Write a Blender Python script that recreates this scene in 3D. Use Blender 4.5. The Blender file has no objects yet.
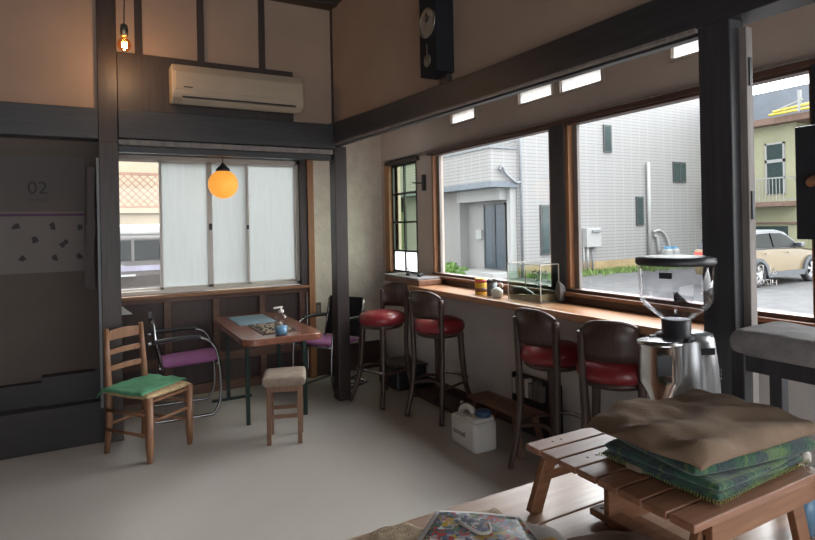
import bpy, bmesh, math, random
from mathutils import Vector, Matrix, noise
random.seed(7)
C = bpy.context.scene.collection
PI = math.pi

# ------------------------------------------------------------------ materials
def _mix(nt, fac, a, b):
    n = nt.nodes.new('ShaderNodeMix'); n.data_type = 'RGBA'
    for s, v in ((0, fac), (6, a), (7, b)):
        if hasattr(v, 'is_linked'): nt.links.new(v, n.inputs[s])
        else: n.inputs[s].default_value = v if s == 0 else (*v, 1)
    return n.outputs[2]

def base(name):
    m = bpy.data.materials.new(name); m.use_nodes = True
    nt = m.node_tree; b = nt.nodes['Principled BSDF']
    tc = nt.nodes.new('ShaderNodeTexCoord')
    return m, nt, b, tc

def mapped(nt, tc, scale=(1, 1, 1), rot=(0, 0, 0)):
    mp = nt.nodes.new('ShaderNodeMapping'); nt.links.new(tc.outputs['Object'], mp.inputs[0])
    mp.inputs['Scale'].default_value = scale; mp.inputs['Rotation'].default_value = rot
    return mp.outputs[0]

def noise_tex(nt, vec, scale, detail=5, rough=0.6):
    n = nt.nodes.new('ShaderNodeTexNoise'); nt.links.new(vec, n.inputs['Vector'])
    n.inputs['Scale'].default_value = scale; n.inputs['Detail'].default_value = detail
    n.inputs['Roughness'].default_value = rough
    return n.outputs[0]

def ramp(nt, fac, stops):
    r = nt.nodes.new('ShaderNodeValToRGB'); nt.links.new(fac, r.inputs[0])
    e = r.color_ramp.elements
    while len(e) < len(stops): e.new(0.5)
    for q, (p, c) in zip(e, stops):
        q.position = p; q.color = (*c, 1)
    return r.outputs[0]

def bump(nt, b, h, strength=0.2, dist=0.01):
    n = nt.nodes.new('ShaderNodeBump'); nt.links.new(h, n.inputs['Height'])
    n.inputs['Strength'].default_value = strength; n.inputs['Distance'].default_value = dist
    nt.links.new(n.outputs[0], b.inputs['Normal'])

def mat(name, col, rough=0.6, metal=0.0, var=0.15, scale=6, bmp=0.0, bscale=60, spec=0.5, coat=0.0, stretch=(1, 1, 1)):
    m, nt, b, tc = base(name)
    v = mapped(nt, tc, stretch)
    f = noise_tex(nt, v, scale)
    lo = tuple(max(0, c * (1 - var)) for c in col); hi = tuple(min(1, c * (1 + var)) for c in col)
    nt.links.new(ramp(nt, f, [(0.3, lo), (0.7, hi)]), b.inputs['Base Color'])
    b.inputs['Roughness'].default_value = rough; b.inputs['Metallic'].default_value = metal
    b.inputs['Specular IOR Level'].default_value = spec
    if coat: b.inputs['Coat Weight'].default_value = coat; b.inputs['Coat Roughness'].default_value = 0.1
    if bmp: bump(nt, b, noise_tex(nt, v, bscale, 3), bmp)
    return m

def wood(name, dark, light, axis=0, rough=0.5, scale=9, coat=0.0, bmp=0.08):
    m, nt, b, tc = base(name)
    sc = [scale] * 3; sc[axis] = scale * 0.07
    v = mapped(nt, tc, tuple(sc))
    f = noise_tex(nt, v, 2.2, 8, 0.65)
    f2 = noise_tex(nt, v, 11, 3, 0.5)
    c1 = ramp(nt, f, [(0.32, dark), (0.68, light)])
    c2 = _mix(nt, 0.35, c1, ramp(nt, f2, [(0.4, dark), (0.6, light)]))
    nt.links.new(c2, b.inputs['Base Color'])
    b.inputs['Roughness'].default_value = rough
    if coat: b.inputs['Coat Weight'].default_value = coat; b.inputs['Coat Roughness'].default_value = 0.15
    bump(nt, b, f2, bmp, 0.004)
    return m

def glass_mat(name, tint=(1, 1, 1), refl=0.9):
    m = bpy.data.materials.new(name); m.use_nodes = True; nt = m.node_tree; nt.nodes.clear()
    o = nt.nodes.new('ShaderNodeOutputMaterial'); mx = nt.nodes.new('ShaderNodeMixShader')
    t = nt.nodes.new('ShaderNodeBsdfTransparent'); g = nt.nodes.new('ShaderNodeBsdfGlossy')
    lw = nt.nodes.new('ShaderNodeLayerWeight'); pw = nt.nodes.new('ShaderNodeMath'); pw.operation = 'POWER'; pw.inputs[1].default_value = 4.5
    nt.links.new(lw.outputs['Facing'], pw.inputs[0]); fr = nt.nodes.new('ShaderNodeMath'); fr.operation = 'MULTIPLY_ADD'; fr.inputs[1].default_value = 0.8; fr.inputs[2].default_value = 0.045
    nt.links.new(pw.outputs[0], fr.inputs[0])
    mu = nt.nodes.new('ShaderNodeMath'); mu.operation = 'MULTIPLY'; mu.inputs[1].default_value = refl
    t.inputs[0].default_value = (*tint, 1); g.inputs['Roughness'].default_value = 0.02
    nt.links.new(fr.outputs[0], mu.inputs[0]); nt.links.new(mu.outputs[0], mx.inputs[0])
    nt.links.new(t.outputs[0], mx.inputs[1]); nt.links.new(g.outputs[0], mx.inputs[2]); nt.links.new(mx.outputs[0], o.inputs[0])
    return m

def frosted_mat(name, col=(0.50, 0.52, 0.515), clear=0.0):
    m = bpy.data.materials.new(name); m.use_nodes = True; nt = m.node_tree; nt.nodes.clear()
    o = nt.nodes.new('ShaderNodeOutputMaterial'); mx = nt.nodes.new('ShaderNodeMixShader'); mx.inputs[0].default_value = 0.12
    t = nt.nodes.new('ShaderNodeBsdfTranslucent'); g = nt.nodes.new('ShaderNodeBsdfGlossy'); g.inputs['Roughness'].default_value = 0.4
    tc = nt.nodes.new('ShaderNodeTexCoord')
    f = noise_tex(nt, mapped(nt, tc, (30, 30, 2)), 1.5, 4)
    nt.links.new(ramp(nt, f, [(0.3, tuple(c * 0.9 for c in col)), (0.7, col)]), t.inputs[0])
    nt.links.new(t.outputs[0], mx.inputs[1]); nt.links.new(g.outputs[0], mx.inputs[2])
    if clear:
        m2 = nt.nodes.new('ShaderNodeMixShader'); m2.inputs[0].default_value = clear
        tr = nt.nodes.new('ShaderNodeBsdfTransparent'); nt.links.new(mx.outputs[0], m2.inputs[1]); nt.links.new(tr.outputs[0], m2.inputs[2])
        nt.links.new(m2.outputs[0], o.inputs[0])
    else: nt.links.new(mx.outputs[0], o.inputs[0])
    return m

def emit_mat(name, col, strength):
    m, nt, b, tc = base(name)
    b.inputs['Base Color'].default_value = (*col, 1)
    b.inputs['Emission Color'].default_value = (*col, 1); b.inputs['Emission Strength'].default_value = strength
    return m

M = {}
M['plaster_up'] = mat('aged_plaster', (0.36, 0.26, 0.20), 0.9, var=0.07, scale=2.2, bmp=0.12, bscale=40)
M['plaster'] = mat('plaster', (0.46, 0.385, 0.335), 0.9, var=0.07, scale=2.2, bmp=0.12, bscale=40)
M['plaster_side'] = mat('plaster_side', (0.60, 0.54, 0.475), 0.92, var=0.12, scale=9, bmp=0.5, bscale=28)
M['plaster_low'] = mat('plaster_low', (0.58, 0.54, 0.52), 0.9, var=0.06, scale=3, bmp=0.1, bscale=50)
M['wall_dim'] = mat('wall_dim', (0.085, 0.066, 0.058), 0.9, var=0.08, scale=2)
M['ceiling'] = wood('ceiling_boards', (0.06, 0.04, 0.03), (0.12, 0.085, 0.06), 0, 0.6, 5)
M['ceil_al'] = mat('alcove_ceiling', (0.45, 0.41, 0.37), 0.9)
M['beam'] = wood('old_beam', (0.022, 0.022, 0.025), (0.046, 0.045, 0.049), 1, 0.42, 6)
M['beamx'] = wood('old_beam_x', (0.022, 0.022, 0.025), (0.046, 0.045, 0.049), 0, 0.42, 6)
M['post'] = wood('old_post', (0.024, 0.024, 0.028), (0.052, 0.051, 0.057), 2, 0.42, 6)
M['post_brown'] = wood('old_post_brown', (0.020, 0.014, 0.013), (0.048, 0.033, 0.028), 2, 0.45, 6)
M['stud'] = wood('stud', (0.028, 0.019, 0.018), (0.052, 0.038, 0.034), 2, 0.5, 6)
M['reveal'] = wood('weathered_reveal', (0.14, 0.12, 0.11), (0.26, 0.23, 0.21), 2, 0.6, 9)
M['orangez'] = wood('cedar_upright', (0.20, 0.085, 0.035), (0.40, 0.19, 0.085), 2, 0.5, 8)
M['orangey'] = wood('cedar_rail', (0.13, 0.06, 0.035), (0.27, 0.13, 0.07), 1, 0.5, 8)
M['orangex'] = wood('cedar_rail_x', (0.18, 0.08, 0.04), (0.34, 0.16, 0.08), 0, 0.5, 8)
M['darkred'] = wood('dark_red_rail', (0.06, 0.03, 0.022), (0.13, 0.065, 0.045), 1, 0.45, 8)
M['wains'] = wood('wainscot', (0.035, 0.019, 0.018), (0.065, 0.038, 0.034), 2, 0.5, 6)
M['wains_rail'] = wood('wainscot_rail', (0.08, 0.038, 0.025), (0.15, 0.075, 0.05), 0, 0.5, 6)
M['darkbox'] = wood('dark_box_wood', (0.009, 0.007, 0.008), (0.018, 0.014, 0.015), 0, 0.6, 6)
M['counter'] = wood('counter_wood', (0.30, 0.14, 0.07), (0.50, 0.27, 0.14), 1, 0.28, 7, coat=0.3)
M['tabletop_work'] = wood('work_table_wood', (0.32, 0.20, 0.135), (0.50, 0.345, 0.255), 0, 0.35, 5, coat=0.15)
M['bench_light'] = wood('bench_wood', (0.17, 0.075, 0.042), (0.30, 0.145, 0.085), 0, 0.42, 9)
M['bench_dark'] = wood('bench_wood_dark', (0.14, 0.06, 0.028), (0.25, 0.115, 0.055), 0, 0.5, 9)
M['slat_y'] = wood('slat_wood', (0.10, 0.045, 0.03), (0.19, 0.095, 0.06), 1, 0.5, 9)
M['chairwood'] = wood('chair_wood', (0.16, 0.07, 0.035), (0.30, 0.15, 0.08), 2, 0.45, 9)
M['stoolwood'] = wood('stool_wood', (0.15, 0.075, 0.045), (0.26, 0.14, 0.085), 2, 0.5, 9)
M['barwood'] = wood('bar_stool_wood', (0.045, 0.025, 0.02), (0.09, 0.052, 0.042), 2, 0.4, 9, coat=0.05)
M['tablewood'] = wood('table_wood', (0.15, 0.055, 0.035), (0.27, 0.11, 0.07), 1, 0.22, 7, coat=0.5)
M['red'] = mat('red_vinyl', (0.24, 0.022, 0.03), 0.35, var=0.15, bmp=0.05, coat=0.2)
M['purple'] = mat('purple_fabric', (0.40, 0.15, 0.36), 0.85, var=0.1, bmp=0.2, bscale=200)
M['mesh_black'] = mat('black_mesh', (0.014, 0.015, 0.02), 0.8, spec=0.25)
M['chrome'] = mat('chrome', (0.34, 0.34, 0.36), 0.22, 1.0, var=0.05)
M['steel'] = mat('brushed_steel', (0.62, 0.62, 0.62), 0.22, 1.0, var=0.05)
M['alu'] = mat('cast_aluminium', (0.40, 0.41, 0.42), 0.33, 0.9, var=0.05)
M['sash'] = mat('aluminium_sash', (0.60, 0.56, 0.52), 0.5, 0.0, var=0.05)
M['black'] = mat('black_plastic', (0.02, 0.021, 0.024), 0.45)
M['blackbox'] = mat('black_lacquer', (0.022, 0.025, 0.031), 0.35)
M['greenmetal'] = mat('dark_green_metal', (0.015, 0.035, 0.03), 0.4, 0.3)
M['white_plastic'] = mat('white_plastic', (0.70, 0.66, 0.60), 0.4, var=0.03)
M['ac'] = mat('ivory_plastic', (0.40, 0.33, 0.25), 0.45, var=0.03)
M['jug'] = mat('milky_plastic', (0.62, 0.60, 0.57), 0.4, var=0.03)
M['bluecap'] = mat('blue_cap', (0.02, 0.06, 0.16), 0.4)
M['blue'] = mat('blue_liquid', (0.16, 0.33, 0.50), 0.2)
M['green_cloth'] = mat('green_cloth', (0.09, 0.29, 0.16), 0.9, var=0.25, scale=9, bmp=0.3, bscale=120)
M['rush'] = mat('woven_rush', (0.42, 0.30, 0.16), 0.85, var=0.4, scale=60)
M['beige_fabric'] = mat('beige_fabric', (0.27, 0.21, 0.165), 0.95, var=0.2, scale=20, bmp=0.3, bscale=150)
M['grey_fabric'] = mat('grey_fabric', (0.22, 0.205, 0.205), 0.95, var=0.25, scale=18, bmp=0.3, bscale=160)
M['brown_fabric'] = mat('brown_fabric', (0.185, 0.125, 0.082), 0.95, var=0.15, scale=8, bmp=0.25, bscale=180)
M['burlap'] = mat('burlap', (0.36, 0.27, 0.18), 0.95, var=0.35, scale=70, bmp=0.6, bscale=200)
M['fringe'] = mat('yellow_green_yarn', (0.26, 0.28, 0.08), 0.9, var=0.3, scale=80)
M['paper'] = mat('paper', (0.60, 0.58, 0.56), 0.8, var=0.04)
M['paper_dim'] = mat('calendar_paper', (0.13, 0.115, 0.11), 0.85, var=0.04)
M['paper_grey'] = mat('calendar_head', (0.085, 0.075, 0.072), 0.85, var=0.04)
M['ink'] = mat('dark_ink', (0.03, 0.025, 0.03), 0.8)
M['ink_soft'] = mat('soft_ink', (0.03, 0.028, 0.03), 0.8)
M['ink_purple'] = mat('purple_ink', (0.07, 0.03, 0.07), 0.8)
M['clockface'] = mat('clock_face', (0.28, 0.25, 0.22), 0.4)
M['glass'] = glass_mat('window_glass', (0.96, 0.97, 0.97), 0.5)
M['tankglass'] = glass_mat('tank_glass', (0.95, 0.97, 0.96))
M['hopper'] = glass_mat('hopper_plastic', (0.93, 0.93, 0.94), 0.8)
M['water'] = glass_mat('tank_water', (0.84, 0.91, 0.84), 0.3)
M['frost'] = frosted_mat('frosted_glass')
M['frost_tube'] = frosted_mat('slot_glass', (0.8, 0.81, 0.8))
M['greenglass'] = glass_mat('pale_green_glass', (0.80, 0.86, 0.74), 0.5)
M['globe'] = emit_mat('globe_glass', (1.0, 0.40, 0.06), 0.30)
M['bulb'] = glass_mat('amber_bulb_glass', (1.0, 0.66, 0.36), 0.9)
M['filament'] = emit_mat('filament', (1.0, 0.62, 0.25), 60)
M['brass'] = mat('brass_cap', (0.25, 0.24, 0.2), 0.35, 0.8)
M['leaf'] = mat('leaf', (0.12, 0.24, 0.05), 0.7, var=0.4, scale=30)
M['grass'] = mat('grass', (0.13, 0.20, 0.055), 0.9, var=0.4, scale=8)
M['plantdark'] = mat('dark_weed', (0.02, 0.035, 0.02), 0.7)
M['gravel'] = mat('tank_gravel', (0.40, 0.30, 0.18), 0.9, var=0.4, scale=150)
M['bark'] = wood('driftwood', (0.03, 0.02, 0.02), (0.07, 0.045, 0.04), 0)
M['yellow_label'] = mat('yellow_label', (0.75, 0.47, 0.05), 0.4)
M['red_label'] = mat('red_label', (0.55, 0.08, 0.06), 0.4)
M['greyjar'] = mat('grey_jar', (0.16, 0.17, 0.2), 0.3)
M['bluecloth'] = mat('blue_mat', (0.20, 0.30, 0.38), 0.35, var=0.1)
M['pebbles'] = mat('pebbles', (0.30, 0.25, 0.18), 0.6, var=0.3, scale=40)

def floor_mat():
    m, nt, b, tc = base('mortar_floor')
    v = mapped(nt, tc)
    f = noise_tex(nt, v, 0.8, 3, 0.5); g = noise_tex(nt, v, 4, 3, 0.5)
    c = ramp(nt, f, [(0.25, (0.385, 0.348, 0.315)), (0.5, (0.42, 0.383, 0.347)), (0.8, (0.45, 0.41, 0.372))])
    c = _mix(nt, 0.12, c, ramp(nt, g, [(0.3, (0.33, 0.30, 0.275)), (0.7, (0.48, 0.445, 0.41))]))
    nt.links.new(c, b.inputs['Base Color'])
    nt.links.new(ramp(nt, g, [(0.2, (0.295,) * 3), (0.8, (0.345,) * 3)]), b.inputs['Roughness'])
    bump(nt, b, f, 0.06, 0.02)
    return m
M['floor'] = floor_mat()

def tile_mat():
    m, nt, b, tc = base('white_tile_cladding')
    s = nt.nodes.new('ShaderNodeSeparateXYZ'); nt.links.new(tc.outputs['Object'], s.inputs[0])
    def line(out, per, w):
        a = nt.nodes.new('ShaderNodeMath'); a.operation = 'MULTIPLY'; a.inputs[1].default_value = 1 / per; nt.links.new(out, a.inputs[0])
        fr = nt.nodes.new('ShaderNodeMath'); fr.operation = 'FRACT'; nt.links.new(a.outputs[0], fr.inputs[0])
        l = nt.nodes.new('ShaderNodeMath'); l.operation = 'LESS_THAN'; l.inputs[1].default_value = w; nt.links.new(fr.outputs[0], l.inputs[0])
        return l.outputs[0]
    add = nt.nodes.new('ShaderNodeMath'); add.operation = 'ADD'; nt.links.new(s.outputs[0], add.inputs[0]); nt.links.new(s.outputs[1], add.inputs[1])
    h = line(s.outputs[2], 0.125, 0.22); vv = line(add.outputs[0], 0.5, 0.05); big = line(add.outputs[0], 3.0, 0.012)
    c = _mix(nt, h, (0.265, 0.262, 0.258), (0.175, 0.174, 0.172))
    c = _mix(nt, vv, c, (0.31, 0.31, 0.31)); c = _mix(nt, big, c, (0.22, 0.22, 0.23))
    nt.links.new(c, b.inputs['Base Color']); b.inputs['Roughness'].default_value = 0.55
    return m
M['tile'] = tile_mat()
M['porch'] = mat('porch_grey', (0.25, 0.25, 0.245), 0.8, var=0.04)
M['trimwhite'] = mat('white_trim', (0.33, 0.335, 0.33), 0.6, var=0.03)
M['soffit'] = mat('blue_grey_soffit', (0.13, 0.155, 0.18), 0.6)
M['doordark'] = mat('dark_blue_door', (0.045, 0.06, 0.08), 0.3)
M['wframe'] = mat('dark_window_frame', (0.05, 0.055, 0.06), 0.4)
M['wglass'] = mat('dark_green_pane', (0.035, 0.055, 0.055), 0.2, spec=0.3)
M['foundation'] = mat('sandy_foundation', (0.32, 0.24, 0.13), 0.9, var=0.2, scale=3)
M['asphalt'] = mat('asphalt', (0.066, 0.066, 0.068), 0.95, var=0.3, scale=3, bmp=0.3, bscale=60)
M['pipe'] = mat('pipe_grey', (0.18, 0.195, 0.21), 0.5)
M['green_wall'] = mat('pale_green_wall', (0.30, 0.36, 0.22), 0.85, var=0.05, scale=1)
M['yellow_wall'] = mat('yellow_green_wall', (0.33, 0.33, 0.22), 0.85, var=0.08, scale=1)
M['eave'] = mat('brown_eave', (0.19, 0.125, 0.10), 0.8)
M['roofgrey'] = mat('slate_roof', (0.085, 0.10, 0.125), 0.6, var=0.12, scale=2)
M['yellowpole'] = mat('yellow_pole', (0.75, 0.60, 0.10), 0.5)
M['carpaint'] = mat('beige_car_paint', (0.21, 0.155, 0.078), 0.3, 0.1, var=0.03, coat=0.7)
M['carroof'] = mat('pale_roof', (0.05, 0.056, 0.068), 0.35, var=0.03)
M['carglass'] = mat('car_glass', (0.006, 0.009, 0.008), 0.35, spec=0.04)
M['tyre'] = mat('tyre', (0.03, 0.03, 0.033), 0.8)
M['rim'] = mat('alloy_rim', (0.55, 0.55, 0.56), 0.3, 0.6)
M['cladding'] = mat('grey_cladding', (0.07, 0.08, 0.09), 0.6)
M['vanbody'] = mat('grey_van_body', (0.11, 0.10, 0.095), 0.35, coat=0.4)
M['vanroof'] = mat('white_van_roof', (0.5, 0.5, 0.5), 0.4)
M['vanstripe'] = mat('lilac_stripe', (0.30, 0.29, 0.38), 0.4)
M['cream'] = mat('cream_wall', (0.36, 0.30, 0.22), 0.85, var=0.08, scale=2)
M['lattice'] = mat('lattice_wood', (0.26, 0.15, 0.11), 0.8)
M['letter'] = mat('white_lettering', (0.85, 0.86, 0.86), 0.6)
M['letter_grey'] = mat('grey_lettering', (0.17, 0.17, 0.18), 0.6)
M['switch'] = mat('outlet_plate', (0.10, 0.09, 0.085), 0.5)

def plaid_mat():
    m, nt, b, tc = base('green_plaid')
    s = nt.nodes.new('ShaderNodeSeparateXYZ'); nt.links.new(mapped(nt, tc, (1, 1, 1), (0, 0, 0.1)), s.inputs[0])
    def band(out, per, w, off=0.0):
        a = nt.nodes.new('ShaderNodeMath'); a.operation = 'MULTIPLY_ADD'; a.inputs[1].default_value = 1 / per; a.inputs[2].default_value = off; nt.links.new(out, a.inputs[0])
        fr = nt.nodes.new('ShaderNodeMath'); fr.operation = 'FRACT'; nt.links.new(a.outputs[0], fr.inputs[0])
        l = nt.nodes.new('ShaderNodeMath'); l.operation = 'LESS_THAN'; l.inputs[1].default_value = w; nt.links.new(fr.outputs[0], l.inputs[0])
        return l.outputs[0]
    c = _mix(nt, band(s.outputs[0], 0.11, 0.45), (0.016, 0.072, 0.036), (0.012, 0.036, 0.038))
    yy = band(s.outputs[1], 0.11, 0.45); 
    mm = nt.nodes.new('ShaderNodeMath'); mm.operation = 'MULTIPLY'; mm.inputs[1].default_value = 0.5; nt.links.new(yy, mm.inputs[0])
    c = _mix(nt, mm.outputs[0], c, (0.02, 0.10, 0.055))
    for ax in (0, 1):
        l = band(s.outputs[ax], 0.11, 0.07, 0.3)
        mm = nt.nodes.new('ShaderNodeMath'); mm.operation = 'MULTIPLY'; mm.inputs[1].default_value = 0.55; nt.links.new(l, mm.inputs[0])
        c = _mix(nt, mm.outputs[0], c, (0.10, 0.17, 0.04))
    nt.links.new(c, b.inputs['Base Color']); b.inputs['Roughness'].default_value = 0.95
    b.inputs['Sheen Weight'].default_value = 0.3
    bump(nt, b, noise_tex(nt, mapped(nt, tc), 150, 3), 0.4)
    return m
M['plaid'] = plaid_mat()

def print_mat():
    m, nt, b, tc = base('colour_print')
    v = nt.nodes.new('ShaderNodeTexVoronoi'); nz = nt.nodes.new('ShaderNodeTexNoise'); nz.inputs['Scale'].default_value = 45; nt.links.new(tc.outputs['Object'], nz.inputs['Vector'])
    sc_ = nt.nodes.new('ShaderNodeVectorMath'); sc_.operation = 'MULTIPLY_ADD'; nt.links.new(nz.outputs['Color'], sc_.inputs[0]); sc_.inputs[1].default_value = (0.05, 0.05, 0.05); nt.links.new(tc.outputs['Object'], sc_.inputs[2])
    nt.links.new(sc_.outputs[0], v.inputs['Vector']); v.inputs['Scale'].default_value = 75; v.inputs['Randomness'].default_value = 1.0
    sp = nt.nodes.new('ShaderNodeSeparateColor'); nt.links.new(v.outputs['Color'], sp.inputs[0])
    r = nt.nodes.new('ShaderNodeValToRGB'); r.color_ramp.interpolation = 'CONSTANT'; nt.links.new(sp.outputs[0], r.inputs[0])
    cols = [(0, (0.07, 0.09, 0.11)), (0.25, (0.28, 0.27, 0.30)), (0.42, (0.10, 0.15, 0.12)), (0.58, (0.36, 0.05, 0.05)), (0.68, (0.42, 0.28, 0.06)), (0.78, (0.50, 0.48, 0.50)), (0.9, (0.13, 0.13, 0.25))]
    e = r.color_ramp.elements
    while len(e) < len(cols): e.new(0.5)
    for q, (p, c) in zip(e, cols): q.position = p; q.color = (*c, 1)
    nt.links.new(r.outputs[0], b.inputs['Base Color']); b.inputs['Roughness'].default_value = 0.25
    return m
M['print'] = print_mat()

# ------------------------------------------------------------------ geometry helpers
def _sm(bm, faces, smooth):
    for f in faces: f.smooth = smooth

def box(bm, lo, hi, mtx=None):
    x0, y0, z0 = lo; x1, y1, z1 = hi
    vs = [Vector(p) for p in ((x0, y0, z0), (x1, y0, z0), (x1, y1, z0), (x0, y1, z0), (x0, y0, z1), (x1, y0, z1), (x1, y1, z1), (x0, y1, z1))]
    if mtx: vs = [mtx @ v for v in vs]
    v = [bm.verts.new(p) for p in vs]
    for q in ((0, 3, 2, 1), (4, 5, 6, 7), (0, 1, 5, 4), (1, 2, 6, 5), (2, 3, 7, 6), (3, 0, 4, 7)):
        bm.faces.new([v[i] for i in q])
    return bm

def bar(bm, a, b, w, h, up=(0, 0, 1)):
    a, b = Vector(a), Vector(b); d = (b - a); L = d.length; d.normalize()
    u = Vector(up)
    if abs(d.dot(u)) > 0.98: u = Vector((1, 0, 0))
    s = d.cross(u).normalized(); u2 = s.cross(d).normalized()
    m = Matrix((s, d, u2)).transposed().to_4x4(); m.translation = a
    return box(bm, (-w / 2, 0, -h / 2), (w / 2, L, h / 2), m)

def catmull(pts, n=8):
    P = [Vector(p) for p in pts]; out = []
    for i in range(len(P) - 1):
        p0 = P[max(i - 1, 0)]; p1 = P[i]; p2 = P[i + 1]; p3 = P[min(i + 2, len(P) - 1)]
        for k in range(n):
            t = k / n
            out.append(0.5 * ((2 * p1) + (-p0 + p2) * t + (2 * p0 - 5 * p1 + 4 * p2 - p3) * t * t + (-p0 + 3 * p1 - 3 * p2 + p3) * t ** 3))
    out.append(P[-1]); return out

def tube(bm, pts, r, n=10, smooth=True, closed=False, sq=False):
    P = [Vector(p) for p in pts]; N = len(P)
    R = r if isinstance(r, (list, tuple)) else [r] * N
    if len(R) != N: R = [R[0] + (R[-1] - R[0]) * i / (N - 1) for i in range(N)]
    def tan(i):
        if closed: return (P[(i + 1) % N] - P[i - 1]).normalized()
        return (P[min(i + 1, N - 1)] - P[max(i - 1, 0)]).normalized()
    t = tan(0); u = t.orthogonal().normalized() if not sq else (Vector((0, 0, 1)).cross(t) if abs(t.z) < 0.9 else Vector((1, 0, 0)).cross(t)).normalized()
    rings = []
    for i in range(N):
        t = tan(i); u = (u - t * u.dot(t)).normalized(); w = t.cross(u)
        off = PI / n if sq else 0
        rings.append([bm.verts.new(P[i] + R[i] * (math.cos(2 * PI * k / n + off) * u + math.sin(2 * PI * k / n + off) * w)) for k in range(n)])
    fs = []
    for i in range(N if closed else N - 1):
        a, b = rings[i], rings[(i + 1) % N]
        for k in range(n): fs.append(bm.faces.new((a[k], a[(k + 1) % n], b[(k + 1) % n], b[k])))
    _sm(bm, fs, smooth)
    if not closed:
        bm.faces.new(list(reversed(rings[0]))); bm.faces.new(rings[-1])
    return bm

def lathe(bm, prof, c=(0, 0, 0), n=28, smooth=True, mtx=None):
    rings = []
    for r, z in prof:
        ring = []
        for k in range(n):
            p = Vector((r * math.cos(2 * PI * k / n), r * math.sin(2 * PI * k / n), z))
            if mtx: p = mtx @ p
            ring.append(bm.verts.new(p + Vector(c)))
        rings.append(ring)
    fs = []
    for a, b in zip(rings, rings[1:]):
        for k in range(n): fs.append(bm.faces.new((a[k], a[(k + 1) % n], b[(k + 1) % n], b[k])))
    _sm(bm, fs, smooth)
    if prof[0][0] > 1e-5: bm.faces.new(list(reversed(rings[0])))
    if prof[-1][0] > 1e-5: bm.faces.new(rings[-1])
    return bm

def prism(bm, poly, z0, z1, mtx=None):
    a = [Vector((x, y, z0)) for x, y in poly]; b = [Vector((x, y, z1)) for x, y in poly]
    if mtx: a = [mtx @ v for v in a]; b = [mtx @ v for v in b]
    va = [bm.verts.new(v) for v in a]; vb = [bm.verts.new(v) for v in b]
    bm.faces.new(list(reversed(va))); bm.faces.new(vb); n = len(poly)
    for i in range(n): bm.faces.new((va[i], va[(i + 1) % n], vb[(i + 1) % n], vb[i]))
    return bm

def cushion(bm, sx, sy, sz, nx=28, ny=24, e=5.0, wr=0.0, seed=0.0, mtx=None, ws=6, p=2.2, droop=0.0):
    """rounded soft slab centred on the origin in x and y, z from 0 to sz"""
    top, bot = [], []
    for j in range(ny + 1):
        rt, rb = [], []
        for i in range(nx + 1):
            u = -1 + 2 * i / nx; v = -1 + 2 * j / ny
            uu = math.sin(u * PI / 2); vv = math.sin(v * PI / 2)
            k = max(0.0, (1 - abs(uu) ** e)) ** (1 / p) * max(0.0, (1 - abs(vv) ** e)) ** (1 / p)
            cr = 1 - 0.04 * (uu * vv) ** 2
            x = uu * sx / 2 * cr; y = vv * sy / 2 * cr
            w = noise.noise(Vector((x * ws + seed, y * ws * 1.7 - seed, seed))) * wr + noise.noise(Vector((x * ws * 3 + seed, y * ws * 2, 5 + seed))) * wr * 0.45
            if droop:
                q = x * 0.8 + y * 1.3 + 0.05 * noise.noise(Vector((x * 6, y * 6, seed)))
                w += wr * 0.7 * (abs(math.sin(q * 26 + 3 * noise.noise(Vector((x * 5, y * 5, 9))))) ** 1.5 - 0.5) * (0.4 + 0.6 * noise.noise(Vector((x * 4 + 3, y * 4, 1))))
            dz = -droop * (max(0, abs(uu) - 0.80) * 5) ** 2 - droop * (max(0, abs(vv) - 0.80) * 5) ** 2
            zt = sz / 2 + k * sz / 2 + w * min(1, k * 2) + dz; zb = sz / 2 - (k * sz / 2) + dz
            x += noise.noise(Vector((seed, y * 9, 3))) * wr * 0.6; y += noise.noise(Vector((x * 9, seed, 7))) * wr * 0.6
            rt.append((x, y, zt)); rb.append((x, y, zb))
        top.append(rt); bot.append(rb)
    def vert(p):
        q = Vector(p); return bm.verts.new(mtx @ q if mtx else q)
    T = [[vert(p) for p in r] for r in top]; fs = []
    Bv = [[T[j][i] if i in (0, nx) or j in (0, ny) else vert(bot[j][i]) for i in range(nx + 1)] for j in range(ny + 1)]
    for j in range(ny):
        for i in range(nx):
            fs.append(bm.faces.new((T[j][i], T[j][i + 1], T[j + 1][i + 1], T[j + 1][i])))
            try: fs.append(bm.faces.new((Bv[j][i], Bv[j + 1][i], Bv[j + 1][i + 1], Bv[j][i + 1])))
            except ValueError: pass
    _sm(bm, fs, True); return bm

def sheet(bm, fn, nx, ny, th=0.004):
    a = [[Vector(fn(i / nx, j / ny)) for i in range(nx + 1)] for j in range(ny + 1)]
    T = [[bm.verts.new(p) for p in r] for r in a]
    B = [[bm.verts.new(p - Vector((0, 0, th))) for p in r] for r in a]
    fs = []
    for j in range(ny):
        for i in range(nx):
            fs.append(bm.faces.new((T[j][i], T[j][i + 1], T[j + 1][i + 1], T[j + 1][i])))
            fs.append(bm.faces.new((B[j][i], B[j + 1][i], B[j + 1][i + 1], B[j][i + 1])))
    for i in range(nx):
        bm.faces.new((T[0][i], B[0][i], B[0][i + 1], T[0][i + 1])); bm.faces.new((T[ny][i], T[ny][i + 1], B[ny][i + 1], B[ny][i]))
    for j in range(ny):
        bm.faces.new((T[j][0], T[j + 1][0], B[j + 1][0], B[j][0])); bm.faces.new((T[j][nx], B[j][nx], B[j + 1][nx], T[j + 1][nx]))
    _sm(bm, fs, True); return bm

def nb(): return bmesh.new()

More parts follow.
